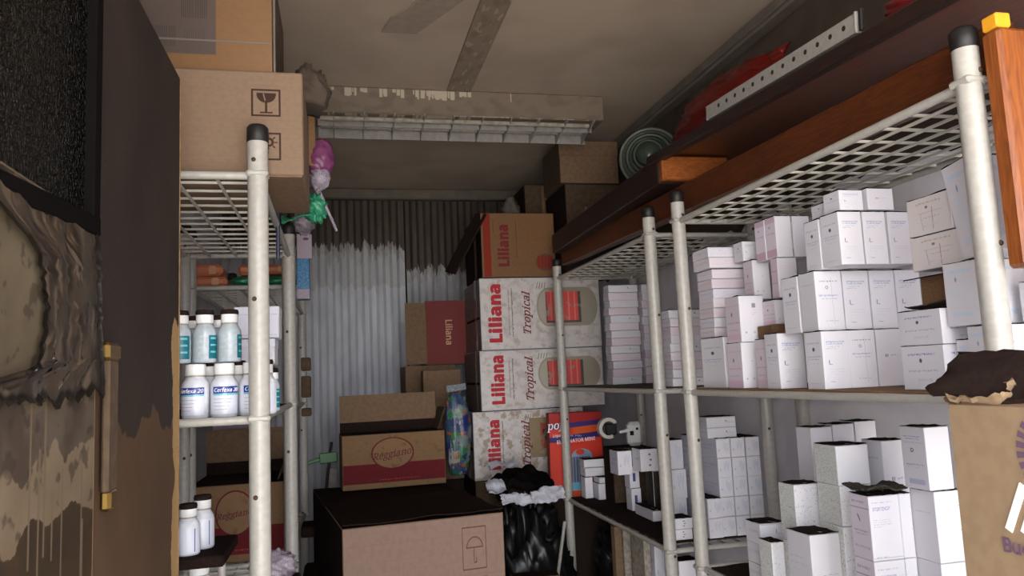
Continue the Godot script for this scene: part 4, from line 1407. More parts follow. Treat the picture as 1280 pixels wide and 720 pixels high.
func build_back_boxes():
	var g := "white appliance boxes stacked on their sides at the back"
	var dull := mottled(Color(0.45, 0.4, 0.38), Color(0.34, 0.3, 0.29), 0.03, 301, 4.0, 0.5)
	var ys := [0.965, 1.285, 1.572, 1.922]
	var labs := ["lowest white appliance box, water-stained and torn, behind the red box", "middle white appliance box with a red window picture", "topmost white appliance box with a red window picture, under a brown one"]
	for k in 3:
		var x0: float = [0.615, 0.66, 0.672][k]
		var x1: float = [1.16, 1.275, 1.278][k]
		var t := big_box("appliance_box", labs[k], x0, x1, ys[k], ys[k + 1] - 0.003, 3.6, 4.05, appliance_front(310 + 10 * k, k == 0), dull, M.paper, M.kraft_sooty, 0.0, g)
		var h: float = ys[k + 1] - ys[k]
		var w: float = x1 - x0
		var cx := (x0 + x1) / 2
		lettering("Liliana", 0.058 if k > 0 else 0.052, M.ink_red, t, Vector3(0.745 - cx - (0.03 if k == 0 else 0.0), h * 0.5, 0.2255), Vector3(0, 0, PI / 2), {"bold": 1.1, "scale": Vector3(0.94 * h / 0.28 * 0.95, 1.0, 1.0)})
		lettering("Tropical", 0.036, M.ink_dark_red, t, Vector3(0.9 - cx - (0.03 if k == 0 else 0.0), h * 0.5, 0.2255), Vector3(0, 0, PI / 2), {"font": "Droid Serif", "slant": 0.35, "bold": 0.5, "scale": Vector3(1.05, 1.0, 1.0)})
		block("tape", Vector3(-w / 2 - 0.0008, h / 2, 0.1), Vector3(0.001, h, 0.05), M.clear_tape, t)
		block("tape", Vector3(-w / 2 - 0.0008, h * 0.45, 0.02), Vector3(0.001, 0.012, 0.36), M.soot, t)
	# what carries the stack
	big_box("brown_carton", "dull brown carton under the appliance boxes, mostly behind black bags", 0.62, 1.15, 0.0, 0.962, 3.62, 4.05, M.kraft_sooty, M.soot, M.kraft_sooty, M.soot)
	# brown one on top
	var s := kraft_sheet(384, 288, 340, Color(0.46, 0.34, 0.23))
	s.rect(0.02, 0.0, 0.1, 1.0, Color(0.5, 0.16, 0.1))
	s.rect(0.155, 0.1, 0.012, 0.2, Color(0.36, 0.25, 0.16))
	s.ellipse(0.86, 0.78, 0.13, 0.14, Color(0.38, 0.26, 0.2))
	for i in 5:
		s.rect(0.76 + 0.045 * i, 0.68, 0.03, 0.2, Color(0.52, 0.13, 0.1))
	for i in 12:
		s.rect(0.66 + 0.025 * i, 0.3, 0.01, 0.14, Color(0.45, 0.31, 0.2))
	s.rect(0.6, 0.28, 0.06, 0.2, Color(0.46, 0.32, 0.2))
	s.rect(0.47, 0.12, 0.01, 0.6, Color(0.4, 0.2, 0.14))
	var t := big_box("appliance_box", "brown appliance box with dark red edge on top of the white ones, its flap open", 0.69, 1.06, 1.923, 2.24, 3.6, 4.0, printed(s.done(), 0.85), M.soot, M.kraft_dull, M.kraft_sooty, 0.0, "appliance boxes at the back")
	lettering("Liliana", 0.05, M.ink_dark_red, t, Vector3(-0.075, 0.155, 0.2012), Vector3(0, 0, PI / 2), {"bold": 1.1, "scale": Vector3(0.95, 1, 1)})
	block("flap", Vector3(-0.185 - 0.07, 0.175, 0.16), Vector3(0.008, 0.33, 0.10), M.soot, t, 0.0, Vector3(0.25, 0.35, -0.45))
	block("side_panel", Vector3(-0.2, 0.15, -0.02), Vector3(0.012, 0.3, 0.26), M.soot, t)
	# red carton lying on its side by the corrugated wall
	var r := big_box("red_carton", "red carton with faded lettering beside its kraft flap, before the corrugated wall", 0.46, 0.685, 1.522, 1.862, 4.06, 4.35, paint(Color(0.4, 0.09, 0.08), 0.7), M.kraft_dull, M.kraft_dull, M.soot)
	lettering("Liliana", 0.034, M.orange_label, r, Vector3(0.01, 0.17, 0.1465), Vector3(0, 0, -PI / 2), {"bold": 0.6})
	block("flap", Vector3(-0.166, 0.168, 0.14), Vector3(0.108, 0.325, 0.004), M.kraft_dull, r)
	# kraft cartons below it
	big_box("brown_carton", "plain sooty kraft carton carrying the red carton", 0.345, 0.61, 0.95, 1.52, 4.06, 4.4, M.kraft_dull, M.kraft_dull, M.kraft_dull, M.soot)
	big_box("brown_carton", "kraft panel carton leaning behind the colourful snack bag", 0.415, 0.605, 0.95, 1.49, 3.85, 3.945, M.kraft_dull, M.kraft_sooty, M.kraft_dull, M.soot)
	big_box("brown_carton", "floor-standing dark carton below the kraft ones at the back", 0.34, 0.60, 0.0, 0.948, 3.84, 4.4, M.soot, M.soot, M.soot, M.soot)
	# cartons high at the far right
	var c := big_box("dusty_carton", "dusty kraft carton high up beside the fan guard at the far right", 1.06, 1.36, 2.355, 2.565, 3.45, 3.75, M.kraft_dull, M.kraft_sooty, M.kraft_sooty, M.soot, 0.0, "sooty cartons high at the far right")
	block("lid_edge", Vector3(0.0, 0.175, 0.1515), Vector3(0.3, 0.07, 0.003), M.kraft_dull, c)
	block("tape", Vector3(-0.05, 0.17, 0.154), Vector3(0.03, 0.006, 0.001), M.clear_tape, c, 0.0, Vector3(0, 0, -0.5))
	c = big_box("dusty_carton", "dark brown carton under the dusty one at the far right", 1.08, 1.36, 2.125, 2.353, 3.45, 3.8, M.kraft_sooty, M.soot, M.soot, M.soot, 0.0, "sooty cartons high at the far right")
	block("tape", Vector3(-0.04, 0.08, 0.176), Vector3(0.012, 0.07, 0.001), M.clear_tape, c)
	c = big_box("dusty_carton", "dark sooty carton on top of the brown appliance box", 0.98, 1.2, 2.242, 2.45, 3.85, 4.15, M.kraft_sooty, M.soot, M.soot, M.soot, 0.0, "sooty cartons high at the far right")
	block("tape", Vector3(0.0, 0.1, 0.151), Vector3(0.03, 0.2, 0.001), M.kraft_inner, c)
	tag(obj("plastic_bag", lump_mesh(Vector3(0.05, 0.085, 0.06), 345, 0.45, 2.2, 28, 18, -0.85, 0.4), M.trim, self, V(0.925, 2.315, 3.95)), "dull crumpled plastic bag left of the dark sooty carton", "bag")
	# prop below the beam end, so the dark stack rests on the far rack top
	big_box("dusty_carton", "sooty carton resting on the far end of the thick beam", 1.07, 1.37, 1.92, 2.123, 3.47, 3.8, M.soot, M.soot, M.soot, M.soot, 0.0, "sooty cartons high at the far right")

func build_front_boxes():
	# big carton in the middle
	var s := kraft_sheet(512, 512, 360, Color(0.51, 0.42, 0.375))
	var ink := Color(0.36, 0.22, 0.17)
	s.frame(0.73, 0.035, 0.155, 0.14, 0.004, ink)
	s.ellipse(0.808, 0.103, 0.055, 0.038, ink, 0.9, true)
	s.rect(0.753, 0.1, 0.11, 0.005, ink)
	s.rect(0.802, 0.103, 0.005, 0.045, ink)
	s.rect(0.818, 0.135, 0.005, 0.018, ink)
	s.rect(0.802, 0.15, 0.02, 0.005, ink)
	s.frame(0.73, 0.2, 0.155, 0.16, 0.004, ink)
	s.rect(0.785, 0.225, 0.055, 0.1, Color(0.12, 0.14, 0.26))
	var t := big_box("large_carton", "large kraft carton with umbrella symbol and soot-black top, at the bottom middle", -0.268, 0.268, 0.0, 0.99, -0.5, 0.5, printed(s.done(), 0.85), M.soot, M.kraft, M.soot_dark, 0.0)
	t.position = V(0.211, 0, 3.07)
	t.rotation.y = 0.12
	# soot-black lid panels, sagging
	var lid := obj("top_flap", sheet_mesh(0.535, 0.50, 0.004, 361, 0.006, 3.0, 0.0, 0.03), M.soot_dark, t, Vector3(0, 0.992, 0.25))
	obj("top_flap", sheet_mesh(0.535, 0.48, 0.004, 362, 0.003, 3.0), M.soot_dark, t, Vector3(0, 0.992, -0.25))
	# banded carton standing on it
	banded_box("banded_carton", "open kraft carton with oval emblem and red band on the large carton", 0.005, 0.445, 0.998, 1.225, 3.36, 3.55, 370, 0.06)
	# snack bag
	var b := thing("snack_bag", "colourful crumpled snack bag standing beside the banded carton", "bag", V(0.53, 0.998, 3.52))
	obj("pouch", lump_mesh(Vector3(0.06, 0.21, 0.04), 380, 0.18, 1.2, 36, 30, -0.82, 0.12), M.foil, b, Vector3(0, 0.185, 0))
	block("seal", Vector3(0, 0.405, 0), Vector3(0.09, 0.03, 0.004), M.foil, b, 0.0, Vector3(0, 0, 0.1))
	# torn carton close on the right: its printed side faces the aisle
	var k := kraft_sheet(320, 320, 390, Color(0.64, 0.52, 0.385))
	var c := big_box("torn_carton", "tan carton close at the right edge with torn sooty flaps and purple print", 0.62, 0.84, 0.0, 1.402, 0.44, 0.69, M.kraft, M.kraft_light, M.kraft, M.soot, 0.0)
	# c stands at x 0.73, depth 0.565; its left side is the plane x = 0.62
	var pr := Vector3(0, PI * -0.5, 0)
	var ros := begin()
	for i in 28:
		var a0 := TAU * i / 28
		var a1 := TAU * (i + 0.62) / 28
		var p0 := Vector3(cos(a0), sin(a0), 0)
		var p1 := Vector3(cos(a1), sin(a1), 0)
		quad(ros, p0 * 0.046, p1 * 0.046, p1 * 0.037, p0 * 0.037)
		quad(ros, p0 * 0.035, p1 * 0.035, Vector3.ZERO, Vector3.ZERO)
	obj("printed_rosette", finish(ros), M.ink_purple, c, Vector3(-0.1110, 1.358, 0.0020)).rotation = pr
	lettering("Bue", 0.013, M.ink_purple, c, Vector3(-0.1112, 1.268, -0.056), pr, {"bold": 0.6})
	for q in 2:
		block("white_stripe", Vector3(-0.1108, 1.305, -0.052 + 0.017 * q), Vector3(0.0012, 0.05, 0.008), M.white_stripe, c, 0.0, Vector3(0.45, 0, 0))
	var f1 := obj("torn_flap", sheet_mesh(0.07, 0.4, 0.005, 391, 0.004, 9.0, 0.12, 0.0, 14, 30), M.soot, c, Vector3(-0.088, 1.43, 0.04))
	f1.rotation = Vector3(0.0, 0, 0.75)
	var f2 := obj("torn_flap", sheet_mesh(0.035, 0.4, 0.004, 392, 0.006, 16.0, 0.12, 0.0, 10, 40), M.kraft_inner, c, Vector3(-0.0950, 1.413, 0.0600))
	f2.rotation = Vector3(0.0, 0, 0.55)
	var f3 := obj("torn_rim", sheet_mesh(0.03, 0.08, 0.005, 393, 0.008, 14.0, 0.25, 0.03, 14, 10), M.kraft_light, c, Vector3(-0.1000, 1.404, -0.0850))
	f3.rotation = Vector3(0.0, 0, 0.5)

func build_bags_and_scraps():
	# pink and green plastic at the left rack's top
	var p := thing("pink_bag", "pink plastic bag with silvery end hanging from the left rack", "bag", V(-0.035, 1.95, 2.0))
	obj("pouch", lump_mesh(Vector3(0.037, 0.052, 0.04), 401, 0.2, 2.0, 32, 22, -1.0, 0.15), M.pink_bag, p, Vector3(0, 0.082, 0))
	obj("silver_end", lump_mesh(Vector3(0.026, 0.028, 0.025), 402, 0.35, 2.6, 24, 16, -1.0, 0.4), M.silver_bag, p, Vector3(-0.002, 0.026, 0.01))
	var g := thing("green_bag", "crumpled green plastic bag draped under the pink one", "bag", V(-0.078, 1.872, 2.035))
	obj("film", lump_mesh(Vector3(0.03, 0.034, 0.04), 403, 0.5, 2.4, 32, 22, -1.0, 0.5), M.green_bag, g, Vector3(0.028, 0.035, 0))
	var tail := obj("tail", sheet_mesh(0.1, 0.04, 0.002, 404, 0.008, 16.0, 0.1), M.green_bag, g, Vector3(-0.01, 0.012, 0.01))
	tail.rotation = Vector3(0.5, 0, 0.2)
	for k in 3:
		var a := Vector3(0.03 + 0.004 * k, 0.085, 0.01)
		var b := Vector3(0.072 + 0.005 * k, 0.0 - 0.014 * k, 0.015)
		bar("drawstring", a, b, 0.0035, M.silver_bag, g, 6)
	tag(bar("blue_strap", V(-0.145, 1.93, 2.05), V(-0.148, 1.78, 2.08), 0.005, M.strap, self), "dark blue strap hanging behind the front left post", "strap")
	# pole with green tape
	var br := thing("taped_pole", "thin dark pole bound with green tape leaning on the corrugated wall", "pole", V(-0.09, 0.0, 3.8))
	bar("pole", Vector3(-0.1, 0.0, 0), Vector3(0.055, 1.17, -0.02), 0.007, M.cap, br)
	block("green_tape", Vector3(0.04, 1.098, -0.015), Vector3(0.085, 0.05, 0.02), M.green_tape, br, 0.004, Vector3(0, 0, 0.08))
	block("green_tape", Vector3(-0.025, 1.087, -0.015), Vector3(0.07, 0.018, 0.01), M.green_tape, br, 0.003, Vector3(0, 0, 0.25))
	var wp := thing("white_profile", "white plastic profile standing behind the taped pole", "profile", V(-0.07, 0.0, 3.9))
	block("web", Vector3(0, 0.52, 0), Vector3(0.05, 1.04, 0.006), M.louvre, wp, 0.0, Vector3(0, 0, -0.06))
	block("lip", Vector3(0.025, 0.52, 0.01), Vector3(0.005, 1.04, 0.02), M.louvre, wp, 0.0, Vector3(0, 0, -0.06))
	# black things low between left rack and big carton
	tag(slab("black_bin", -0.135, -0.075, 0.0, 0.78, 2.75, 3.1, M.soot_dark, self, 0.01), "black charred bin low between the left rack and the large carton", "bin")
	tag(slab("black_ledge", -0.15, -0.1, 0.86, 0.90, 3.15, 3.3, M.soot_dark, self, 0.006), "small black ledge sticking out beside the rear left rack", "ledge")
	# black rubbish bags with papers on top
	var bb := thing("rubbish_bag", "shiny black rubbish bag in the middle, between the large carton and the far rack", "bag", V(0.77, 0.0, 3.2))
	obj("film", lump_mesh(Vector3(0.185, 0.49, 0.17), 410, 0.22, 2.4, 60, 50, -1.0, 0.28), M.black_bag, bb, Vector3(0, 0.43, 0))
	bb = thing("rubbish_bag", "black rubbish bag in the dark below the far rack's lower shelf", "bag", V(1.17, 0.402, 3.15))
	obj("film", lump_mesh(Vector3(0.13, 0.21, 0.18), 411, 0.22, 2.4, 50, 40, -0.95, 0.28), M.black_bag, bb, Vector3(0.0, 0.2, 0))
	tag(obj("black_cloth", sheet_mesh(0.26, 0.26, 0.03, 412, 0.03, 7.0, 0.1, -0.12, 20, 20), M.black_cloth, self, V(0.76, 1.03, 3.3)), "black cloth bundled on the rubbish bag under the papers", "cloth")
	var sheets := [[0.625, 1.0, 3.16, 0.08, 0.1, 0.5, 0.1, "left paper sheet on the black rubbish bag"], [0.70, 0.955, 3.07, 0.16, 0.05, 0.7, -0.1, "crumpled paper strip at the front of the black cloth"], [0.82, 0.965, 3.06, 0.14, 0.07, 0.7, 0.18, "larger crumpled paper sheet in front of the black cloth"], [0.72, 1.05, 3.47, 0.14, 0.05, 0.5, 0.0, "paper strip behind the black cloth"]]
	for i in sheets.size():
		var q: Array = sheets[i]
		var o := obj("paper_sheet", sheet_mesh(q[3], q[4], 0.002, 420 + i, 0.014, 14.0, 0.12, 0.0, 16, 12), M.paper, self, V(q[0], q[1], q[2]))
		o.rotation = Vector3(q[5], 0.1 * i, q[6])
		tag(o, q[7], "paper", "papers on the rubbish bag")
	tag(bar("white_stick", V(0.835, 0.62, 3.05), V(0.875, 0.86, 3.03), 0.007, M.steel, self), "short pale stick leaning beside the far front post", "stick")
	var kb := big_box("small_carton", "ochre carton low in front of the black rubbish bag", 0.62, 0.80, 0.0, 0.70, 2.86, 2.95, M.kraft_inner, M.kraft_inner, M.kraft_inner, M.soot)
	kb.rotation.y = -0.1

# ---------------------------------------------------------------- further things on the right
func build_right_extras():
	# red box with bug lamp
	var s := Sheet.new(288, 416, Color(0.78, 0.22, 0.16), 500)
	s.rect(0, 0, 1, 0.17, Color(0.62, 0.14, 0.13))
	s.rect(0.45, 0.12, 0.55, 0.14, Color(0.8, 0.32, 0.12))
	s.stroke(0.0, 0.14, 1.0, 0.09, 0.08, Color(0.24, 0.16, 0.42))
	s.stroke(0.0, 0.29, 1.0, 0.23, 0.09, Color(0.2, 0.13, 0.4))
	s.words(0.4, 0.265, 0.25, 0.025, Color(0.6, 0.6, 0.75), 0.9)
	s.rect(0.02, 0.94, 0.98, 0.06, Color(0.74, 0.28, 0.14))
	s.ellipse(0.6, 0.53, 0.2, 0.1, Color(0.5, 0.58, 0.66))
	s.ellipse(0.57, 0.47, 0.08, 0.035, Color(0.78, 0.22, 0.16))
	s.rect(0.4, 0.53, 0.36, 0.32, Color(0.26, 0.3, 0.38))
	for i in 6:
		s.rect(0.42 + 0.055 * i, 0.53, 0.018, 0.31, Color(0.48, 0.52, 0.6))
	s.rect(0.38, 0.83, 0.42, 0.1, Color(0.4, 0.6, 0.7))
	var t := big_box("red_box", "red retail box with a bug lamp picture, standing on the far rack's lower shelf", 0.925, 1.182, 0.885, 1.268, 3.41, 3.45, printed(s.done(), 0.28, 0.6), M.maroon, M.maroon, M.maroon)
	t.rotation.z = -0.015
	big_box("brown_carton", "dark carton under the red retail box", 0.91, 1.2, 0.0, 0.884, 3.41, 3.58, M.soot, M.soot, M.soot, M.soot)
	lettering("ELIMINATOR MINI", 0.016, M.ink_white, t, Vector3(0.0, 0.255, 0.021), Vector3(0, 0, 0.06), {"bold": 0.4})
	lettering("pop", 0.034, M.ink_white, t, Vector3(-0.09, 0.325, 0.021), Vector3(0, 0, 0.06), {"font": "Droid Serif", "slant": 0.2, "bold": 0.4})
	lettering("Liquid", 0.013, M.ink_white, t, Vector3(-0.085, 0.28, 0.021), Vector3(0, 0, 0.06), {"slant": 0.2, "bold": 0.4})
	# white plastic fitting
	var p := thing("plastic_fitting", "white moulded plastic fitting with dark openings beside the red box", "fitting", V(1.2, 1.13, 3.1))
	block("shell", Vector3(0.02, 0.05, 0), Vector3(0.065, 0.1, 0.05), M.plastic_white, p, 0.016)
	block("opening", Vector3(0.0, 0.055, 0.0255), Vector3(0.016, 0.018, 0.002), M.hole, p)
	block("opening", Vector3(0.024, 0.072, 0.0255), Vector3(0.01, 0.01, 0.002), M.hole, p)
	block("arm", Vector3(-0.03, 0.065, 0.02), Vector3(0.05, 0.012, 0.012), M.plastic_white, p, 0.004, Vector3(0, 0, 0.15))
	var ring := thing("plastic_ring", "cream plastic hook piece with black inside, left of the white fitting", "hook", V(1.125, 1.15, 3.16))
	var st := begin()
	for i in 14:
		var a0 := 0.6 + 4.6 * i / 14
		var a1 := 0.6 + 4.6 * (i + 1) / 14
		for q in [[0.03, 0.045]]:
			var u0 := Vector3(cos(a0), sin(a0), 0)
			var u1 := Vector3(cos(a1), sin(a1), 0)
			var z := Vector3(0, 0, 0.015)
			quad(st, u0 * q[1] + z, u1 * q[1] + z, u1 * q[0] + z, u0 * q[0] + z)
			quad(st, u0 * q[1] - z, u1 * q[1] - z, u1 * q[1] + z, u0 * q[1] + z)
			quad(st, u0 * q[0] + z, u1 * q[0] + z, u1 * q[0] - z, u0 * q[0] - z)
			quad(st, u1 * q[1] - z, u0 * q[1] - z, u0 * q[0] - z, u1 * q[0] - z)
	obj("hook", finish(st), M.wire, ring, Vector3(0, 0.055, 0))
	block("core", Vector3(0.015, 0.05, -0.005), Vector3(0.05, 0.05, 0.02), M.cap, ring, 0.006)
	big_box("sooty_carton", "sooty carton carrying the white plastic fitting", 1.09, 1.25, 0.9, 1.128, 3.05 + 0.32, 3.5 - 0.02, M.kraft_sooty, M.soot, M.soot, M.soot).position = V(1.19, 0.9, 3.14 + 0.0)
	# boards below the lower shelf of the far rack
	var g := "boards leaning under the far rack"
	tag(slab("leaning_board", 1.02, 1.05, 0.4, 0.855, 2.86, 2.9, M.kraft_dull, self, 0.002), "grey-brown board leaning under the far rack's lower shelf", "board", g)
	tag(slab("leaning_board", 1.055, 1.085, 0.4, 0.85, 2.86, 2.9, M.dusk_board, self, 0.002), "left of two pale boards under the far rack's lower shelf", "board", g)
	tag(slab("leaning_board", 1.088, 1.12, 0.4, 0.845, 2.86, 2.9, M.dusk_board, self, 0.002), "right of two pale boards under the far rack's lower shelf", "board", g)
	tag(slab("leaning_board", 1.04, 1.066, 0.4, 0.85, 2.62, 2.74, M.dusk_board, self, 0.002), "grey board behind the second right post near the floor", "board", g)
	# fan guard, red bag and cloth on top
	var f := thing("fan_guard", "greenish round fan guard of concentric rings above the thick beam", "fan guard", V(1.32, 2.35, 2.98), -0.5)
	for i in 7:
		var r := 0.125 - 0.0165 * i
		var tor := TorusMesh.new()
		tor.inner_radius = r - (0.007 if i == 0 else 0.004)
		tor.outer_radius = r + (0.007 if i == 0 else 0.004)
		tor.rings = 40
		tor.ring_segments = 6
		var o := obj("ring", tor, M.glass_green if i % 2 else M.grille, f, Vector3(0, 0.0, 0.012 * i))
		o.rotation.x = PI / 2
	obj("hub", lathe_mesh([Vector2(0, 0.01), Vector2(0.05, 0.01), Vector2(0.05, -0.01), Vector2(0, -0.01)]), M.glass_green, f, Vector3(0, 0, 0.07)).rotation.x = PI / 2
	obj("back_dish", lathe_mesh([Vector2(0, 0.0), Vector2(0.075, 0.005), Vector2(0.12, 0.03)]), M.glass_green, f, Vector3(0, 0, -0.03)).rotation.x = PI / 2
	tag(obj("red_bag", lump_mesh(Vector3(0.09, 0.1, 0.36), 510, 0.35, 2.0, 40, 26, -0.8, 0.35), M.red_bag, self, V(1.2, 2.23, 2.1)), "red plastic bag lying on the broad board behind the steel angle", "bag")
	tag(obj("maroon_cloth", lump_mesh(Vector3(0.04, 0.03, 0.08), 511, 0.3, 2.0, 30, 20, -0.8, 0.3), M.maroon, self, V(1.06, 2.105, 1.14)), "dark red cloth at the top edge above the near rack", "cloth")
	# charred sheet lying on the lower cartons
	var cs := obj("charred_sheet", sheet_mesh(0.1, 0.08, 0.003, 520, 0.006, 12.0, 0.12, 0.012, 20, 14), M.char_sheet, self, V(1.075, 1.187, 1.41))
	tag(cs, "curled charred paper sheet on the violet-text carton", "paper")
	tag(slab("kraft_scrap", 1.06, 1.13, 1.514, 1.546, 1.72, 1.79, M.kraft_inner, self, 0.002), "brown cardboard scrap in the gap between pink and blue-print cartons", "cardboard")
	var oc := thing("open_carton", "open brown-inside carton between the violet and the sketched cartons", "box", V(1.13, 1.54, 1.2))
	block("inner", Vector3(0, 0.03, 0), Vector3(0.09, 0.06, 0.08), M.kraft_inner, oc, 0.002)
	block("flap", Vector3(-0.055, 0.058, 0.0), Vector3(0.05, 0.002, 0.085), M.soot, oc, 0.0, Vector3(0, 0, 0.15))
	tag(obj("opened_flap", sheet_mesh(0.08, 0.1, 0.002, 530, 0.004, 9.0, 0.05, 0.02), M.kraft_sooty, self, V(1.1, 1.54, 1.21)), "dark opened flap lying on the violet-lettered carton", "flap")

# ---------------------------------------------------------------- the medicine cartons
func carton_mesh(w: float, h: float, d: float) -> ArrayMesh:
	var key := "carton %.3f %.3f %.3f" % [w, h, d]
	if meshes.has(key):
		return meshes[key]
	var ch := 0.0012
	var c := Vector3(0, h / 2, 0)
	var s := Vector3(w, h, d)
	var i := s * 0.5 - Vector3(ch, ch, ch)
	var mesh := ArrayMesh.new()
	var st := begin()
	var near := Rect2(0, 0, 0.5, 1)
	var side := Rect2(0.5, 0, 0.5, 1)
	quad(st, c + Vector3(-i.x, i.y, s.z / 2), c + Vector3(i.x, i.y, s.z / 2), c + Vector3(i.x, -i.y, s.z / 2), c + Vector3(-i.x, -i.y, s.z / 2), near)
	quad(st, c + Vector3(i.x, i.y, -s.z / 2), c + Vector3(-i.x, i.y, -s.z / 2), c + Vector3(-i.x, -i.y, -s.z / 2), c + Vector3(i.x, -i.y, -s.z / 2), near)
	quad(st, c + Vector3(-s.x / 2, i.y, -i.z), c + Vector3(-s.x / 2, i.y, i.z), c + Vector3(-s.x / 2, -i.y, i.z), c + Vector3(-s.x / 2, -i.y, -i.z), side)
	quad(st, c + Vector3(s.x / 2, i.y, i.z), c + Vector3(s.x / 2, i.y, -i.z), c + Vector3(s.x / 2, -i.y, -i.z), c + Vector3(s.x / 2, -i.y, i.z), side)
	st.generate_normals()
	st.commit(mesh)
	st = begin()
	cbox(st, c, s, ch, "flrb")
	st.generate_normals()
	st.commit(mesh)
	meshes[key] = mesh
	return mesh

func build_cartons():
	for row in CARTONS:
		var w: float = row[1] - row[0]
		var h: float = row[3] - row[2]
		var d: float = row[5] - row[4]
		var t := thing("medicine_carton", row[10], "carton", V((row[0] + row[1]) / 2, row[2], (row[4] + row[5]) / 2), 0.0, CARTON_GROUPS[row[8]])
		t.rotation.x = row[7]
		t.rotation.y = rng.randf_range(-0.03, 0.03) if row[9] == 1 and row[7] == 0 else 0.0
		var b := obj("body", carton_mesh(w, h, d), null, t)
		b.set_surface_override_material(0, tex[row[6]])
		b.set_surface_override_material(1, M.card)
		if row[9] == 1:
			var f := obj("top_flap", flap_mesh(w, d, rng.randi() % 4), M.soot, t, Vector3(0, h + 0.0009, 0))
			f.scale = Vector3(w, 1.0, d)

# a soot-covered top panel of unit size, a little warped
func flap_mesh(_w: float, _d: float, k: int) -> ArrayMesh:
	var key := "flap %d" % k
	if not meshes.has(key):
		meshes[key] = sheet_mesh(1.0, 1.0, 0.0006, 600 + k, 0.0012, 1.5, 0.02, 0.002, 8, 8)
	return meshes[key]

